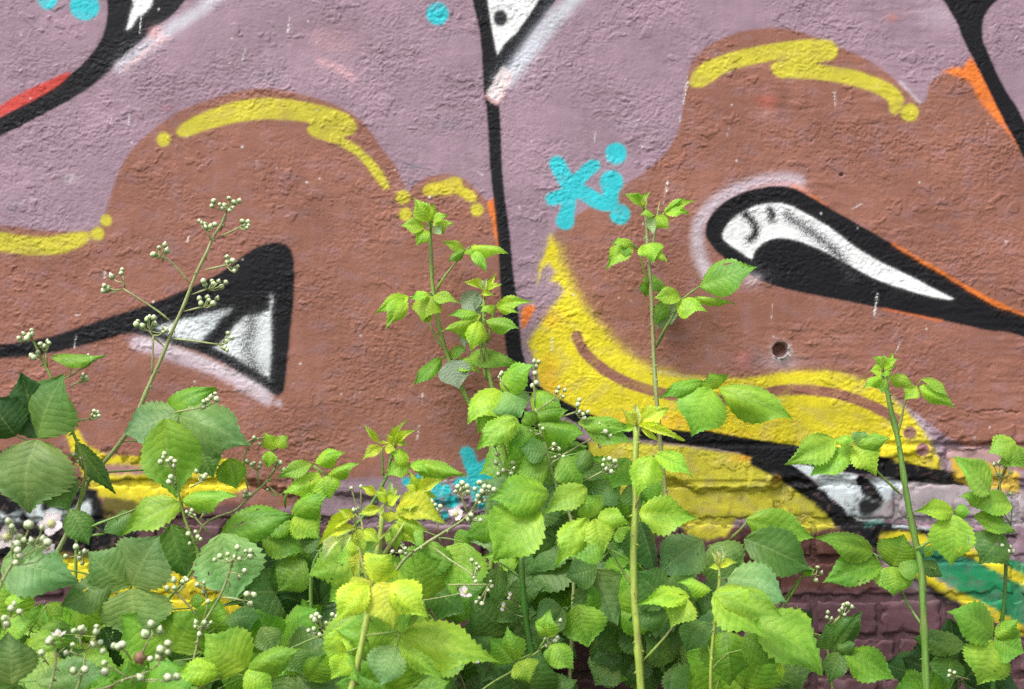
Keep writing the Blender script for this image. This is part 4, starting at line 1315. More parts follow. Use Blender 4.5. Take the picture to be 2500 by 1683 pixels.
p = Plant('I', 'bramble', 'budding bramble cane at the right edge in front of the green paint', .40, 2460, 'd')
p.cane('B3', [(2175, 250), (2180, 420), (2195, 600), (2215, 720), (2205, 1000), (2180, 1200)], 4, 7.5)
p.leaf('m', 'B3', .02, [(2195, 600), (2250, 520)], [(2255, 400, 1995, 400, 150, 'g'), (2010, 468, 2275, 565, 120), (2195, 570, 2045, 772, 230, 'd'), (2115, 322, 1895, 85, 195, 'g'), (2060, 345, 1905, 345, 80, 'g')], False, .15)
p.leaf('l', 'M3', .03, [(2185, 1700), (2250, 1480)], [(2275, 1395, 2090, 1470, 180, 'g'), (2260, 1420, 2330, 1560, 160, 'g')], False, .15)
p.leaf('g', 'B3', .06, [(2180, 1200), (2140, 1245)], [(2130, 1240, 1840, 1070, 230, 'm'), (2140, 1255, 2030, 1535, 270), (2142, 1240, 2330, 1330, 215, 'm'), (2150, 1235, 2290, 1120, 120, 'm')], False, .15)
p.buds('B3', [(2180, 420), (2175, 250), (2178, 220)], [(2140, 140), (2175, 130), (2210, 140), (2165, 205), (2245, 190)], 18)
p.buds('B3', [(2190, 420), (2120, 310)], [(2085, 262), (2068, 285), (2112, 322), (2092, 312), (2240, 325)], 17)
p.buds('B3', [(2205, 800), (2212, 700)], [(2160, 672), (2240, 660), (2230, 690), (2190, 652), (2255, 690)], 17, .03)
p.buds('B3', [(1990, 1500), (1900, 1480)], [(1860, 1445), (1890, 1455), (1856, 1475)], 14, .05)

p = Plant('U', 'bramble', 'low bramble with a pair of broad glossy leaves and three hanging buds', .28, 1950, 'g')
p.cane('B3', [(930, 840), (880, 930), (800, 1060), (770, 1130)], 3, 5)
p.leaf('m', 'B3', .04, [(800, 1060), (930, 840)], [(560, 612, 1000, 812, 275, 'd'), (930, 830, 1010, 800, 60)], False, .05)
p.leaf('m', 'B3', .02, [(470, 622), (530, 560), (590, 490)], [(572, 490, 1005, 605, 215, 'm')], False, .05)
p.leaf('h', 'B3', -.05, None, [(350, 650, 520, 865, 290, 'e')], False, .1)
p.buds('B3', [(925, 850), (1010, 835)], [(1025, 790), (1047, 825), (1015, 872)], 17)

p = Plant('X', 'bramble', 'dark crumpled bramble sprout against the purple bricks with two yellow leaflets and white buds', .30, 2040, 'g')
p.cane('B3', [(1170, 1090), (1110, 1160), (1080, 1230), (1090, 1320)], 3, 4.5)
p.leaf('d', 'B3', .03, None, [(1110, 1315, 1305, 1065, 150), (1120, 1300, 1075, 1140, 170), (1180, 1320, 1095, 1525, 140), (1195, 1330, 1510, 1500, 200, 'm'), (1150, 1310, 1265, 1270, 100)], False, .2)
p.leaf('k', 'B3', .0, None, [(960, 1180, 900, 1040, 120)])
p.leaf('y', 'B3', .06, None, [(905, 1172, 894, 1032, 62), (918, 1190, 988, 1118, 55)], True)
p.buds('B3', [(1100, 1170), (1170, 1100)], [(1190, 1030), (1215, 1022), (1240, 1040), (1195, 1090), (1180, 1052), (1165, 1065)], 17)
p.buds('B3', [(1085, 1180), (1100, 1130)], [(1090, 1075), (1085, 1105), (1112, 1116)], 15)

# ---- right of the middle, in front
p = Plant('F', 'bramble', 'stout pale green bramble shoot right of the middle with a cream tuft at its tip', .60, 1560, 'y')
p.cane('M2', [(1950, 1270), (1950, 1350), (1945, 1480), (1945, 1800), (1930, 2100), (1938, 2400), (1955, 2600), (1975, 2920)], 8, 13, True, .56, .62)
p.leaf('y', 'M2', .0, [(1950, 1320), (1955, 1285)], [(1950, 1290, 1948, 1155, 62, 'w'), (1968, 1272, 2155, 1180, 125), (1940, 1282, 1855, 1195, 75), (1962, 1290, 2260, 1388, 62), (1980, 1310, 2095, 1395, 38), (1935, 1300, 1850, 1330, 50, 'l')], True, .1)
p.leaf('y', 'B2', .02, [(1945, 420), (1985, 300), (2000, 200), (2060, 90)], [(2045, 85, 1955, 345, 200, 'l'), (2068, 82, 2315, 225, 125, 'l')], False, .2)
p.leaf('l', 'B2', .0, [(1912, 890), (1870, 820), (1790, 680), (1690, 480), (1560, 350)], [(1640, 290, 1348, 465, 165, 'g'), (1690, 470, 1640, 335, 180, 'g'), (1705, 470, 1915, 515, 140), (1650, 480, 1430, 795, 180), (1690, 482, 1748, 705, 190)], False, .25)
p.leaf('m', 'B2', -.12, None, [(1745, 615, 1535, 725, 200, 'm')], False, .2)
p.leaf('l', 'B3', .06, [(-75, 1390), (0, 1300), (110, 1170), (210, 1010)], [(215, 975, -115, 1030, 140, 'l'), (200, 985, 95, 1175, 215, 'l')], False, .25)

p = Plant('J', 'bramble', 'bright lime bramble at lower right with a pale spiky tuft above wide leaves', .72, 1790, 'y')
p.cane('B3', [(404, 790), (405, 890), (390, 960), (380, 1100)], 4, 6)
p.leaf('w', 'B3', .0, [(404, 820), (400, 785)], [(400, 780, 342, 675, 30), (398, 780, 378, 665, 30), (402, 780, 412, 650, 30), (405, 780, 455, 688, 32), (410, 792, 528, 758, 46, 'y'), (400, 800, 335, 795, 36, 'y')], True, .1)
p.leaf('l', 'B3', .02, [(380, 1020), (365, 950)], [(350, 935, 135, 885, 105), (372, 945, 802, 1105, 190, 'g'), (366, 955, 705, 1245, 250)], False, .2)
p.leaf('h', 'B3', -.25, None, [(460, 860, 830, 1010, 320)], False, .1)
p.leaf('g', 'B3', -.04, None, [(620, 1135, 1055, 1475, 330), (560, 1230, 775, 1400, 210, 'm'), (790, 1390, 800, 1505, 55, 'l')], False, .1)
p.leaf('e', 'B3', -.10, None, [(440, 1195, 470, 1540, 310, 'm'), (300, 1135, 195, 1325, 180, 'd')], False, .1)

p = Plant('O', 'bramble', 'small bright bramble sprout low in the middle with crinkled leaves and buds', .65, 1275, 'g')
p.cane('B2', [(1385, 1270), (1320, 1330), (1230, 1390), (1190, 1430)], 3, 4)
p.leaf('g', 'B2', .02, [(1300, 1340), (1190, 1382)], [(1192, 1380, 1135, 1160, 155, 'g'), (1195, 1388, 1275, 1520, 175, 'l'), (1170, 1390, 1030, 1240, 150, 'm')], False, .15)
p.leaf('l', 'B2', .02, [(1330, 1320), (1380, 1240)], [(1380, 1235, 1402, 1055, 140, 'g'), (1388, 1222, 1312, 1148, 70), (1398, 1285, 1555, 1435, 150, 'm'), (1420, 1300, 1385, 1402, 75, 'm')], False, .15)
p.buds('B2', [(1370, 1290), (1400, 1265)], [(1380, 1245), (1410, 1225), (1450, 1237), (1430, 1257), (1385, 1287), (1442, 1255), (1470, 1128)], 17)

p = Plant('Y', 'bramble', 'dusty dark bramble leaves hanging low to the right of the middle', .30, 1540, 'm')
p.cane('B2', [(1960, 1160), (2060, 1280), (2110, 1400), (2140, 1490)], 4, 6)
p.leaf('m', 'B2', .02, [(2000, 560), (1965, 460)], [(1965, 450, 2345, 478, 225, 'g')], False, .05)
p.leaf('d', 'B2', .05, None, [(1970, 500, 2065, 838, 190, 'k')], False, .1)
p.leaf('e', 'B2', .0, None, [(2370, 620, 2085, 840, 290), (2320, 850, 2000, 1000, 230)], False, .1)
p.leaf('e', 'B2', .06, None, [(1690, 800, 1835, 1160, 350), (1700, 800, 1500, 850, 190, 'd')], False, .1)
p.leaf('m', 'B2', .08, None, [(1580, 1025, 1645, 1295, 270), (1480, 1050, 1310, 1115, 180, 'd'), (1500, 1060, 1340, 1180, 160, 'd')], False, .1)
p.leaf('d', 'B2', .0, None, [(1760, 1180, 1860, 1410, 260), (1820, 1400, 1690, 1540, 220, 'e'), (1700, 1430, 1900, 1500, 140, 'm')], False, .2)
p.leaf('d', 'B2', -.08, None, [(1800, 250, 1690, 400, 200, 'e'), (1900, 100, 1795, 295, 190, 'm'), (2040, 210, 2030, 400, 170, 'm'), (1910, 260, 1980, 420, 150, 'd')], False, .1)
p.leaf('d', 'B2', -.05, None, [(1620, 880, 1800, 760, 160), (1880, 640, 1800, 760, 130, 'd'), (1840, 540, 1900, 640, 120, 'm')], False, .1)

p = Plant('K', 'bramble', 'dark upright bramble cane under two overlapping mid-green leaves in the centre', .36, 1290, 'd')
p.cane('B2', [(1220, 700), (1228, 850), (1245, 1050), (1270, 1230)], 8, 10)
p.leaf('m', 'B2', .06, [(1222, 740), (1330, 430)], [(1400, 330, 1020, 360, 245, 'm'), (1345, 428, 1045, 748, 350, 'g')], False, .1)
p.leaf('m', 'B2', .0, [(1215, 850), (1150, 800), (1080, 760)], [(1085, 500, 870, 600, 165, 'm'), (1080, 780, 1048, 1015, 125, 'd')], False, .1)
p.leaf('d', 'B2', -.05, None, [(1140, 935, 1375, 915, 150, 'd'), (1090, 1010, 1190, 1140, 170, 'd'), (1290, 1230, 1330, 1350, 90, 'd')], False, .1)
for x, y, r in [(1110, 1040, 32), (1152, 972, 26)]:
    p.flower('B2', x, y, r, .03, (.2, -1, .4), (1, 3, 4))

p = Plant('Q', 'bramble', 'prickly flowering bramble cane below the yellow belly, strung with round white buds', .26, 1400, 'p')
p.cane('M2', [(1312, 1180), (1335, 1260), (1372, 1400), (1385, 1450), (1410, 1560), (1450, 1690)], 4, 6.5)
p.leaf('m', 'M2', .0, [(1380, 1440), (1330, 1300)], [(1290, 1235, 1520, 1195, 120, 'm'), (1330, 1285, 1625, 1345, 200, 'm'), (1300, 1310, 1145, 1425, 160, 'm'), (1300, 1290, 1240, 1200, 110, 'm')], False, .1)
p.leaf('g', 'M2', .02, None, [(1205, 1260, 935, 1455, 175, 'g'), (1190, 1240, 1110, 1330, 130, 'm')], False, .1)
p.leaf('g', 'M2', .0, None, [(1580, 1275, 1910, 1325, 110, 'g'), (1620, 1300, 1930, 1400, 120, 'm')], False, .1)
p.leaf('m', 'B2', .02, None, [(1395, 150, 1190, 190, 190, 'm'), (1390, 60, 1210, 40, 150, 'd'), (1480, 95, 1610, 285, 185, 'm'), (1660, 60, 1560, 200, 130, 'd')], False, .1)
p.leaf('m', 'B2', -.04, None, [(1350, 260, 1250, 330, 130, 'd'), (1480, 300, 1640, 400, 140, 'd'), (1620, 120, 1750, 240, 120, 'e')], False, .1)
p.buds('M2', [(1312, 1180), (1305, 1060), (1312, 940)], [(1305, 888), (1332, 890), (1315, 922), (1310, 960), (1318, 1020), (1295, 1040), (1330, 1030)], 18)
p.buds('M2', [(1320, 1200), (1420, 1130)], [(1460, 1055), (1497, 1070), (1448, 1080), (1487, 1110)], 18)
p.buds('M2', [(1365, 1285), (1470, 1240), (1565, 1208)], [(1590, 1130), (1580, 1160), (1612, 1220), (1642, 1208), (1620, 1245), (1590, 1205)], 18)
p.buds('M2', [(1372, 1390), (1345, 1340)], [(1285, 1330), (1340, 1290), (1360, 1312), (1315, 1342), (1270, 1320)], 17)
p.buds('M2', [(1385, 1450), (1430, 1420)], [(1450, 1375), (1482, 1398), (1430, 1410), (1460, 1440), (1425, 1442)], 18)
p.buds('M2', [(1390, 1500), (1500, 1470), (1600, 1410), (1672, 1372), (1690, 1310)], [(1755, 1330), (1780, 1360), (1790, 1395), (1720, 1425), (1757, 1380), (1720, 1280)], 18)
p.buds('M2', [(1400, 1530), (1440, 1510)], [(1438, 1490), (1490, 1490), (1470, 1502), (1462, 1480)], 16)
p.buds('B2', [(1460, 290), (1600, 255), (1735, 185)], [(1745, 115), (1780, 105), (1815, 120), (1816, 155), (1790, 187), (1760, 170), (1780, 150), (1740, 145)], 18, .04)
p.buds('B2', [(1140, 190), (1120, 170)], [(1170, 133), (1176, 165), (1160, 195), (1110, 178), (1080, 200), (1075, 75), (1065, 130), (1055, 20)], 17)
p.buds('M2', [(1150, 1080), (1095, 1010)], [(1090, 972), (1100, 960), (1085, 985)], 15)

# ---- middle left
p = Plant('S', 'bramble', 'slender bramble shoot with a yellow starry tip against the bare brown wall', .42, 850, 'm')
p.cane('M2', [(430, 1395), (410, 1460), (390, 1530), (370, 1620), (300, 1750), (230, 1860), (150, 1950)], 4, 7)
p.cane('M2', [(345, 1430), (345, 1500), (348, 1560), (352, 1610)], 2.4, 3, False)
p.leaf('y', 'M2', .01, [(420, 1430), (425, 1405)], [(405, 1430, 415, 1285, 46), (425, 1410, 503, 1248, 46), (432, 1402, 564, 1316, 50), (440, 1390, 498, 1418, 48), (400, 1400, 372, 1342, 36), (362, 1438, 432, 1445, 60), (345, 1430, 213, 1515, 64), (318, 1400, 222, 1280, 42), (350, 1410, 350, 1385, 50)], True, .15)
p.leaf('l', 'B2', .02, [(360, 190), (440, 160), (515, 140)], [(515, 140, 368, 215, 110), (510, 130, 388, 65, 100), (520, 140, 878, 212, 130, 'l'), (522, 150, 645, 202, 65)], False, .15)

p = Plant('G', 'bramble', 'broad yellow-lime bramble shoot in front, left of the middle, with layered whorls of pale leaves', .85, 860, 'y')
p.cane('B2', [(350, 400), (330, 600), (290, 780), (270, 900), (255, 1050), (220, 1250), (160, 1515)], 7, 15, True, .78, .86)
p.cane('B2', [(560, 330), (520, 450), (430, 600), (360, 700), (300, 840)], 4, 6, False, .74, .80)
p.cane('B2', [(175, 540), (200, 680), (230, 800), (260, 900)], 4, 6, False, .78, .82)
p.leaf('y', 'B2', -.05, [(350, 420), (360, 390)], [(372, 380, 330, 265, 55), (375, 378, 402, 225, 46, 'w'), (378, 378, 445, 275, 52), (365, 385, 290, 300, 50), (452, 402, 655, 380, 100), (432, 418, 765, 525, 160), (420, 448, 590, 535, 90), (400, 440, 385, 510, 95), (300, 330, 205, 278, 55), (330, 420, 185, 462, 62), (390, 400, 470, 330, 60)], True, .15)
p.leaf('y', 'B2', -.02, [(200, 600), (180, 540)], [(170, 460, -45, 590, 72), (170, 532, -70, 655, 85), (190, 550, 232, 688, 95), (232, 552, 335, 645, 78), (150, 580, 85, 700, 55, 'w'), (160, 470, 60, 420, 60), (100, 600, -35, 760, 62, 'w')], True, .2)
p.leaf('y', 'B2', -.06, [(540, 400), (560, 320)], [(560, 312, 515, 175, 62), (565, 308, 605, 205, 64), (575, 308, 745, 228, 76), (570, 315, 695, 352, 50), (550, 315, 485, 268, 42), (565, 310, 640, 300, 50)], True, .12)
p.leaf('y', 'B2', .04, [(270, 900), (300, 890)], [(290, 888, 405, 700, 220, 'y'), (280, 892, 75, 935, 125), (312, 890, 415, 1182, 265), (255, 900, 45, 1145, 195), (400, 890, 635, 1105, 215)], False, .25)
p.leaf('l', 'B2', .02, [(225, 1230), (330, 1210), (450, 1195)], [(460, 1190, 1095, 1395, 270, 'l'), (440, 1190, 535, 1075, 120, 'g'), (450, 1250, 722, 1495, 150, 'g'), (440, 1290, 335, 1545, 230, 'h')], False, .12)
p.leaf('g', 'B2', -.06, [(225, 1230), (300, 1180)], [(460, 1220, 50, 1190, 330, 'g'), (150, 1160, -20, 1435, 165, 'l'), (440, 1240, 260, 1400, 260, 'g')], False, .1)
p.leaf('l', 'B2', -.28, None, [(255, 730, -135, 845, 290, 'g'), (190, 900, 10, 1010, 220, 'l')], False, .05)

p.leaf('y', 'B2', -.10, [(330, 600), (420, 520)], [(420, 520, 560, 640, 110), (430, 500, 640, 560, 90, 'l'), (410, 530, 440, 690, 100, 'l')], False, .2)
p.leaf('y', 'B2', -.08, [(240, 840), (200, 700)], [(200, 700, 40, 760, 120, 'l'), (205, 690, 90, 640, 90), (210, 705, 160, 850, 110)], False, .2)
p.leaf('l', 'B2', .0, [(215, 1280), (120, 1330)], [(120, 1330, -40, 1300, 130), (115, 1340, 20, 1500, 150, 'l'), (130, 1345, 190, 1520, 120, 'g')], False, .2)

p = Plant('L', 'bramble', 'flowering bramble branch reaching up to the cyan paint splash with creamy bud clusters', .50, 960, 'p')
p.cane('B2', [(945, 385), (870, 480), (700, 590), (590, 660), (490, 735), (440, 800)], 4, 6.5)
p.leaf('g', 'B2', -.05, None, [(650, 615, 622, 895, 255, 'm'), (870, 635, 800, 975, 300, 'g'), (600, 560, 500, 620, 130, 'm')], False, .08)
p.leaf('d', 'B2', -.15, None, [(640, 900, 870, 1085, 215), (560, 850, 480, 900, 130, 'm'), (800, 640, 900, 560, 120, 'm')], False, .1)
p.buds('B2', [(882, 450), (862, 390), (842, 335)], [(822, 280), (850, 258), (880, 282), (808, 312), (886, 316), (840, 300), (862, 285)], 20)
p.buds('B2', [(900, 440), (940, 385), (975, 330)], [(960, 255), (930, 295), (990, 280), (1012, 310), (950, 340), (1050, 300), (1020, 283), (990, 370), (960, 382), (975, 310), (940, 372)], 20)
p.buds('B2', [(850, 490), (895, 470)], [(905, 460), (932, 490), (966, 492), (890, 488)], 18)
p.buds('B2', [(700, 590), (690, 450)], [(660, 378), (712, 405), (655, 415), (690, 432), (680, 395)], 17)
p.buds('B2', [(560, 690), (490, 680)], [(410, 690), (460, 692), (490, 670), (460, 630), (492, 706), (470, 650)], 18)
p.buds('B2', [(660, 655), (760, 735), (870, 805), (925, 850)], [(910, 745), (957, 790), (940, 770), (925, 857), (936, 880), (950, 800)], 17, .05)
p.buds('B2', [(440, 800), (240, 700)], [(180, 680), (200, 742), (195, 700)], 17)
p.buds('B2', [(760, 900), (1010, 900)], [(1030, 880), (1035, 910), (1015, 935), (960, 985), (940, 1010), (975, 1020)], 16, .0)
p.flower('B2', 812, 455, 55, .03, (-.3, -1, .5), (2,))
p.flower('B2', 870, 950, 48, .04, (.2, -.8, .8), (4,))
p.flower('B2', 958, 1362, 40, .10, (.1, -1, .5), (0, 3))

p = Plant('P', 'bramble', 'young bramble with neat lime leaflets against the brown wall and a forked sprig of buds', .25, 720, 'p')
p.cane('B1', [(1760, 130), (1700, 230), (1640, 290), (1590, 335), (1500, 420)], 3, 5)
p.leaf('l', 'B1', .02, [(1800, 420), (1805, 340), (1890, 250), (1970, 140)], [(2030, 212, 1762, 335, 140), (1970, 140, 1748, 222, 100, 'g'), (1992, 130, 2185, 65, 110), (2072, 212, 2292, 130, 78), (2058, 212, 2092, 365, 170)], False, .12)
p.leaf('l', 'B1', .02, [(1690, 130), (1735, 40)], [(1745, 40, 1668, -65, 95), (1752, 30, 1824, -45, 80), (1700, 55, 1690, 170, 85)], False, .1)
p.leaf('g', 'B1', .04, [(1830, 420), (1850, 460)], [(1850, 462, 2072, 335, 160, 'g'), (1850, 472, 2025, 625, 205, 'l'), (1860, 520, 1650, 560, 120, 'm')], False, .1)
p.leaf('m', 'B1', .04, None, [(1650, 580, 1925, 695, 200, 'm'), (1930, 745, 1755, 945, 215, 'm'), (1900, 640, 2050, 620, 140, 'd')], False, .1)
p.buds('B1', [(1690, 240), (1740, 160)], [(1700, 80), (1742, 100), (1770, 130), (1792, 172), (1720, 110), (1752, 125)], 18)
p.buds('B1', [(1640, 290), (1622, 170)], [(1560, 123), (1606, 130), (1645, 135), (1638, 157), (1590, 140)], 17)
p.buds('B1', [(1570, 310), (1542, 150), (1560, 40), (1640, -30)], [(1605, -30), (1695, -30), (1680, -45), (1640, 10), (1480, 5), (1440, 15)], 16)
p.buds('B1', [(1600, 330), (1570, 330)], [(1550, 318), (1580, 330), (1545, 340)], 17)
p.buds('B1', [(1700, 280), (1760, 340)], [(1690, 300), (1640, 600), (1630, 620)], 13)

# ---- left
p = Plant('A', 'flowering_bramble', 'tallest flowering bramble cane, crossing the black and white triangle with buds up to its tip', .30, 90, 'p')
p.cane('M1', [(1432, -60), (1400, 20), (1342, 110), (1310, 190), (1240, 330), (1170, 510), (1090, 690), (1030, 840), (940, 1040), (872, 1200), (795, 1350), (640, 1545), (560, 1640), (480, 1840), (410, 2000), (330, 2150)], 4, 10)
p.buds('T1', [(1425, 1340), (1440, 1310)], [(1350, 1270), (1340, 1300), (1388, 1292), (1447, 1252), (1420, 1300), (1470, 1315), (1512, 1270), (1475, 1278), (1405, 1318), (1450, 1330)], 19)
p.buds('T1', [(1335, 1530), (1310, 1460)], [(1260, 1397), (1292, 1418), (1332, 1430), (1357, 1418), (1300, 1440), (1275, 1410)], 18)
p.buds('T1', [(1390, 1492), (1450, 1470), (1510, 1437)], [(1530, 1398), (1566, 1402), (1560, 1440), (1540, 1425), (1570, 1425)], 18)
p.buds('M1', [(1205, 400), (1130, 310), (1058, 238), (1005, 228)], [(968, 210), (1042, 150), (1052, 188), (1005, 167), (985, 215)], 21)
p.buds('M1', [(1285, 310), (1360, 295), (1430, 278)], [(1435, 225), (1470, 250), (1490, 300), (1438, 258), (1502, 285), (1480, 315)], 19)
p.buds('M1', [(1210, 465), (1310, 430)], [(1285, 378), (1340, 378), (1382, 380), (1427, 385), (1400, 415), (1350, 398), (1295, 400)], 19)
p.buds('M1', [(1160, 572), (1280, 542)], [(1260, 488), (1312, 480), (1372, 488), (1345, 520), (1270, 520), (1320, 500)], 20)
p.buds('M1', [(1092, 645), (1000, 570), (900, 505), (780, 428)], [(660, 408), (655, 440), (680, 425)], 23)
p.buds('M1', [(790, 430), (782, 385)], [(706, 350), (772, 308), (765, 330)], 23)
p.buds('M1', [(1035, 790), (975, 735), (940, 690)], [(870, 632), (860, 652), (900, 662), (930, 620), (972, 610), (977, 650), (945, 605), (1050, 690)], 21)
p.buds('M1', [(1085, 742), (1200, 755), (1380, 780)], [(1440, 708), (1462, 738), (1425, 760), (1420, 800), (1435, 815)], 17)
p.buds('M1', [(960, 980), (965, 860), (970, 720)], [(1040, 680), (1030, 700)], 16)
p.leaf('m', 'M1', .0, None, [(1045, 1200, 1372, 1052, 150, 'm')], False, .1)
p.leaf('e', 'M1', .04, None, [(1130, 1225, 785, 1345, 290, 'e'), (1135, 1232, 1585, 1420, 320, 'e'), (1250, 1430, 1350, 1620, 190, 'd')], False, .08)
p.leaf('m', 'B1', .02, None, [(1450, 100, 1495, 295, 180, 'm')], False, .1)
p.leaf('d', 'B1', .0, None, [(480, 0, 735, 330, 115, 'd')], False, .1)

p = Plant('B', 'flowering_bramble', 'flowering bramble at the far left edge with broad dark ragged leaves', .36, 160, 'g')
p.cane('M1', [(205, 745), (230, 800), (280, 900), (330, 1005), (400, 1185), (480, 1385), (540, 1560), (530, 1640)], 3.5, 7)
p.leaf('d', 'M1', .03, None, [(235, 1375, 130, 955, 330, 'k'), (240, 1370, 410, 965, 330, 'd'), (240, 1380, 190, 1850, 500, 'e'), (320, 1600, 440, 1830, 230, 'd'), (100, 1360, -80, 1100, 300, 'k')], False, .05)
p.leaf('m', 'M1', .02, [(440, 930), (340, 860)], [(325, 862, 668, 848, 85, 'm')], False, .05)
p.buds('M1', [(215, 760), (195, 730)], [(120, 740), (150, 712), (200, 690), (205, 712), (170, 740), (130, 755), (185, 720)], 20)
p.buds('M1', [(300, 930), (290, 830)], [(255, 775), (300, 762), (280, 790), (310, 770), (265, 790)], 19)
p.buds('M1', [(265, 880), (235, 845)], [(200, 850), (240, 830), (215, 860)], 20)
p.buds('M1', [(350, 1010), (440, 980), (445, 900)], [(465, 890), (480, 905), (440, 870)], 19)
p.buds('M1', [(440, 985), (520, 930)], [(555, 862), (580, 865), (570, 890), (595, 875)], 19)
p.buds('M1', [(440, 1050), (500, 1015)], [(525, 970), (545, 985), (520, 990), (550, 1000)], 19)
p.buds('M1', [(470, 1270), (560, 1250)], [(595, 1200), (615, 1210), (600, 1235), (625, 1230), (585, 1225)], 18)
p.buds('M1', [(530, 1560), (500, 1500), (470, 1460)], [(465, 1475), (505, 1500), (490, 1520)], 15)

p = Plant('M', 'flowering_bramble', 'bramble with one large bright crinkled leaf standing upright below the tall cane', .46, 450, 'g')
p.cane('B1', [(1080, 140), (1100, 190), (1130, 330), (1150, 430), (1190, 550), (1250, 690), (1230, 780), (1190, 850)], 3.5, 6)
p.leaf('g', 'B1', -.02, None, [(1040, -150, 1118, 360, 350, 'm')], False, .04)
p.leaf('g', 'B1', .0, [(1165, 450), (1150, 385)], [(1142, 385, 772, 590, 205, 'g'), (1150, 370, 1532, 342, 125, 'g')], False, .06)
p.leaf('m', 'B1', -.02, None, [(1400, 570, 1860, 462, 210, 'm')], False, .05)
p.leaf('d', 'B1', -.08, None, [(830, 455, 655, 575, 140, 'd'), (1080, 520, 1190, 868, 240, 'd')], False, .05)
p.leaf('d', 'B1', .0, [(570, 585), (660, 580)], [(440, 425, 562, 652, 170, 'd')], False, .05)
p.leaf('m', 'B1', .0, [(580, 530), (740, 470), (880, 415)], [(880, 415, 930, 390, 40, 'm')], False, .05)
p.buds('B1', [(1110, 220), (1085, 150)], [(1040, 75), (1015, 125), (1060, 118), (1105, 120), (1098, 150), (1030, 95), (1080, 105)], 19)
p.buds('B1', [(1115, 300), (1085, 250)], [(1068, 250), (1087, 233), (1080, 220)], 19)
p.buds('B1', [(1200, 290), (1270, 250)], [(1240, 185), (1272, 215), (1300, 205), (1290, 220)], 18)
p.buds('B1', [(1330, 590), (1230, 470)], [(1180, 440), (1212, 430), (1230, 462), (1205, 450)], 18)
p.buds('B1', [(1260, 500), (1285, 450)], [(1290, 430), (1300, 440)], 17)
p.buds('B1', [(1240, 660), (1235, 610)], [(1200, 640), (1250, 598), (1267, 612), (1235, 565), (1190, 580)], 18)
p.buds('M1', [(1080, 1212), (1260, 1180)], [(1360, 1090), (1330, 1113), (1287, 1140), (1368, 1125), (1285, 1175), (1310, 1130)], 20)

p = Plant('V', 'bramble', 'dark bramble with a grey-green trefoil leaf spread over the yellow paint at lower left', .52, 330, 'm')
p.cane('B1', [(830, 930), (815, 1050), (840, 1250), (860, 1400)], 3, 6)
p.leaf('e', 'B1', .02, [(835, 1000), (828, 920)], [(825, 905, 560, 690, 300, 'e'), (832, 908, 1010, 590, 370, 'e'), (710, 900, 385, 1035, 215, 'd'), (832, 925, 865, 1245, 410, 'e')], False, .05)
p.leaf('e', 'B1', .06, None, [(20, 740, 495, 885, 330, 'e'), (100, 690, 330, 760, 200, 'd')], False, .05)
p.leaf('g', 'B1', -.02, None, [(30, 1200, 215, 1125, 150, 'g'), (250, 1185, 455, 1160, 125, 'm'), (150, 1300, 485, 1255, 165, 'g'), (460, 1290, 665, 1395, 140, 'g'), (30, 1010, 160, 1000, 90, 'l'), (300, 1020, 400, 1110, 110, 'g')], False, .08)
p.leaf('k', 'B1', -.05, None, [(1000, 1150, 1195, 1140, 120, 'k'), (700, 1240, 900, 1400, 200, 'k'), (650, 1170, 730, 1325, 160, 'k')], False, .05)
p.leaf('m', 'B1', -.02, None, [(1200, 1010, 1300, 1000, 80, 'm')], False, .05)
p.buds('B1', [(580, 760), (530, 690)], [(480, 660), (512, 700), (500, 732), (535, 690), (415, 720), (520, 765)], 20)

p = Plant('R', 'flowering_bramble', 'low bramble with a large round pale grey-green leaf behind a long sprig of white buds', .62, 480, 'p')
p.cane('B1', [(1470, 760), (1450, 810), (1410, 930), (1335, 1065), (1262, 1185), (1250, 1260)], 3.5, 6)
p.leaf('h', 'B1', -.06, None, [(1400, 575, 1480, 1005, 410, 'h')], False, .04)
p.leaf('d', 'B1', -.12, None, [(1420, 1130, 1665, 1105, 160, 'd'), (1290, 1230, 920, 1310, 220, 'e')], False, .04)
p.buds('B1', [(1450, 800), (1480, 740)], [(1500, 665), (1440, 708), (1390, 720), (1355, 742), (1435, 747), (1480, 730), (1512, 737), (1550, 688), (1582, 688), (1580, 720)], 20)
p.buds('B1', [(1440, 820), (1500, 830)], [(1545, 812), (1510, 856)], 20)
p.buds('B1', [(1400, 940), (1310, 932)], [(1260, 910), (1290, 888), (1285, 947), (1245, 900)], 21)
p.buds('B1', [(1390, 980), (1460, 985), (1535, 1000)], [(1560, 960), (1602, 965), (1580, 1022)], 22)
p.buds('B1', [(1262, 1110), (1190, 1030), (1122, 955)], [(1100, 872), (1058, 922), (1102, 920), (1170, 860), (1155, 882), (1180, 870)], 21)
p.buds('B1', [(1262, 1185), (1270, 1160)], [(1240, 1140), (1290, 1140), (1302, 1166), (1332, 1140), (1235, 1166), (1262, 1212), (1315, 1005)], 20)

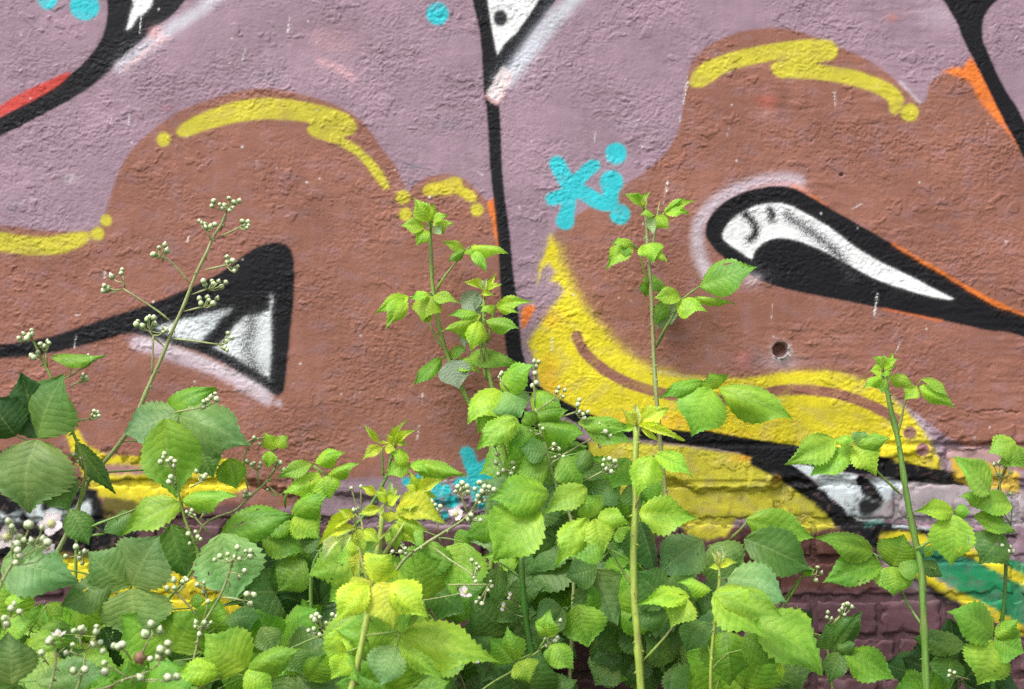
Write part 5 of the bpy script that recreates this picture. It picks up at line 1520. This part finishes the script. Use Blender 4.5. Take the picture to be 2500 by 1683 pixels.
p = Plant('W', 'bramble', 'low bramble near the bottom edge with smooth oval fresh green leaflets, left of the middle', .75, 560, 'y')
p.cane('B1', [(1550, 1440), (1450, 1455), (1360, 1460), (1290, 1530)], 3, 4)
p.leaf('g', 'B1', .02, None, [(1562, 1420, 1290, 1210, 330, 'g'), (1566, 1445, 1905, 1305, 165, 'g'), (1550, 1452, 1720, 1560, 220, 'l')], False, .06)
p.leaf('l', 'B1', .03, None, [(1388, 1455, 1090, 1470, 160, 'l')], False, .06)
p.leaf('e', 'B1', -.10, None, [(1650, 1170, 1740, 1330, 160, 'e'), (1850, 1310, 1910, 1460, 180, 'd'), (1950, 1500, 2060, 1330, 180, 'm'), (1100, 1380, 1160, 1520, 130, 'u')], False, .06)
p.leaf('g', 'B1', .0, None, [(2250, 1095, 2080, 1420, 260, 'g')], False, .06)
p.buds('B1', [(2100, 1330), (2040, 1180)], [(1970, 1105), (2000, 1090), (2020, 1105), (1990, 1125), (2060, 1145), (2100, 1090), (2120, 1110)], 20, -.1)
p.buds('B1', [(2100, 1340), (2060, 1240)], [(1950, 1190), (1985, 1180), (2000, 1205), (2020, 1215), (2065, 1260), (2110, 1250), (2080, 1275)], 19, -.1)
p.buds('B2', [(230, 600), (210, 480)], [(150, 290), (210, 280), (190, 420), (165, 430)], 17, -.2)

p = Plant('N', 'flowering_bramble', 'nearest bramble in the bottom left corner, with fat soft-focus buds and pink-white blossoms', .98, 130, 'p')
p.cane('B1', [(350, 1280), (350, 1400), (330, 1500)], 3.5, 4.5)
p.cane('B1', [(535, 1330), (530, 1420), (500, 1520)], 3.5, 4.5)
p.cane('B1', [(960, 1440), (870, 1475), (800, 1492), (700, 1540)], 3.5, 4.5)
p.cane('B1', [(100, 740), (40, 830), (-20, 960)], 4, 5)
p.leaf('e', 'B1', -.04, None, [(70, 1530, 50, 1195, 320, 'e'), (230, 1510, 700, 1450, 210, 'e')], False, .03)
p.buds('B1', [(350, 1290), (345, 1270)], [(320, 1250), (310, 1258)], 26)
p.buds('B1', [(310, 1410), (265, 1350)], [(262, 1330)], 27)
p.buds('B1', [(530, 1320), (500, 1230)], [(468, 1193), (510, 1178), (520, 1190)], 27)
p.buds('B1', [(535, 1330), (600, 1240)], [(610, 1165), (605, 1200), (592, 1278), (635, 1265), (650, 1320)], 27)
p.buds('B1', [(530, 1360), (440, 1320)], [(460, 1280), (418, 1330)], 22)
p.buds('B1', [(830, 1380), (800, 1330), (765, 1300)], [(720, 1287), (772, 1278), (745, 1290)], 29)
p.buds('B1', [(890, 1350), (930, 1270), (965, 1210)], [(955, 1150), (1006, 1190), (920, 1213)], 32)
p.buds('B1', [(950, 1440), (1000, 1400), (1025, 1340)], [(1060, 1270), (1015, 1310), (1062, 1325), (1000, 1365), (950, 1368)], 29)
p.buds('B1', [(820, 1490), (730, 1440), (690, 1410)], [(660, 1395), (665, 1450)], 30)
p.buds('B1', [(520, 1470), (500, 1460)], [(465, 1445), (536, 1435)], 28)
p.buds('B1', [(900, 1500), (1000, 1500)], [(890, 1487), (1060, 1485), (1116, 1480)], 28)
p.flower('B1', 885, 1362, 42, .0, (0, -1, .3), (), True)
p.flower('B1', 370, 1215, 46, .0, (0, -.3, 1), (), False, .4)
p.flower('B1', 325, 515, 82, .0, (.15, -1, .45), (), False, .5)
p.flower('B1', 40, 600, 75, .0, (.2, -1, .2), (), False, .1)
p.flower('B1', 300, 672, 50, .0, (.4, -.6, .7), (1,), False, .1)
p.buds('B1', [(40, 830), (100, 730), (110, 640)], [(110, 640), (142, 650), (112, 682), (130, 715), (85, 660), (100, 760), (150, 620)], 25)
p.buds('B1', [(120, 700), (170, 650), (215, 650)], [(120, 600), (200, 622), (270, 610), (300, 632), (265, 540), (245, 620)], 27)
p.buds('B1', [(140, 640), (170, 580), (180, 550)], [(180, 520)], 31)
p.buds('B1', [(80, 740), (70, 620)], [(60, 508), (75, 532), (50, 500), (85, 560)], 27)
p.buds('B1', [(30, 1200), (60, 1100)], [(30, 1112), (70, 1050), (122, 1070), (42, 1150), (90, 1020)], 24)

# dry canes in the tangle
for kk, cr, pts in [('P', 'B1', [(1385, 1040), (1370, 1090), (1400, 1150), (1440, 1260)]), ('L', 'B2', [(610, 1010), (700, 1150), (760, 1330)]),
                    ('Y', 'B2', [(1620, 1180), (1700, 1290), (1760, 1460)]), ('U', 'B3', [(640, 900), (700, 1010), (690, 1200)]),
                    ('V', 'B1', [(520, 820), (600, 900), (640, 1060)]), ('K', 'B2', [(1010, 1100), (1090, 1220), (1120, 1400)])]:
    PLANTS[kk].cane(cr, pts, 2.2, 3.6, True, PLANTS[kk].d - .06, None, 'b', .15)

# ---- shade foliage low down on every plant
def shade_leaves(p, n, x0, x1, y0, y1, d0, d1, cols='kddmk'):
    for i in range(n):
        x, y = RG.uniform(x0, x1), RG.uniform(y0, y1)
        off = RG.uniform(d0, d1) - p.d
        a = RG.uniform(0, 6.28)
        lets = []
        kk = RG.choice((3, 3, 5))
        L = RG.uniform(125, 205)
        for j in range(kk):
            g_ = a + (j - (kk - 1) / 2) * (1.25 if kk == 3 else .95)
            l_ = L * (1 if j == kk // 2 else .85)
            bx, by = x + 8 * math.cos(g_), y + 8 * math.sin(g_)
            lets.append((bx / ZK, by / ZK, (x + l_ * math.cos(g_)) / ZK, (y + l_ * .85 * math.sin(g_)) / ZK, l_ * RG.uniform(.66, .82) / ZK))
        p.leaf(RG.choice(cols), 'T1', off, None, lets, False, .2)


def P_(k):
    return PLANTS[k]


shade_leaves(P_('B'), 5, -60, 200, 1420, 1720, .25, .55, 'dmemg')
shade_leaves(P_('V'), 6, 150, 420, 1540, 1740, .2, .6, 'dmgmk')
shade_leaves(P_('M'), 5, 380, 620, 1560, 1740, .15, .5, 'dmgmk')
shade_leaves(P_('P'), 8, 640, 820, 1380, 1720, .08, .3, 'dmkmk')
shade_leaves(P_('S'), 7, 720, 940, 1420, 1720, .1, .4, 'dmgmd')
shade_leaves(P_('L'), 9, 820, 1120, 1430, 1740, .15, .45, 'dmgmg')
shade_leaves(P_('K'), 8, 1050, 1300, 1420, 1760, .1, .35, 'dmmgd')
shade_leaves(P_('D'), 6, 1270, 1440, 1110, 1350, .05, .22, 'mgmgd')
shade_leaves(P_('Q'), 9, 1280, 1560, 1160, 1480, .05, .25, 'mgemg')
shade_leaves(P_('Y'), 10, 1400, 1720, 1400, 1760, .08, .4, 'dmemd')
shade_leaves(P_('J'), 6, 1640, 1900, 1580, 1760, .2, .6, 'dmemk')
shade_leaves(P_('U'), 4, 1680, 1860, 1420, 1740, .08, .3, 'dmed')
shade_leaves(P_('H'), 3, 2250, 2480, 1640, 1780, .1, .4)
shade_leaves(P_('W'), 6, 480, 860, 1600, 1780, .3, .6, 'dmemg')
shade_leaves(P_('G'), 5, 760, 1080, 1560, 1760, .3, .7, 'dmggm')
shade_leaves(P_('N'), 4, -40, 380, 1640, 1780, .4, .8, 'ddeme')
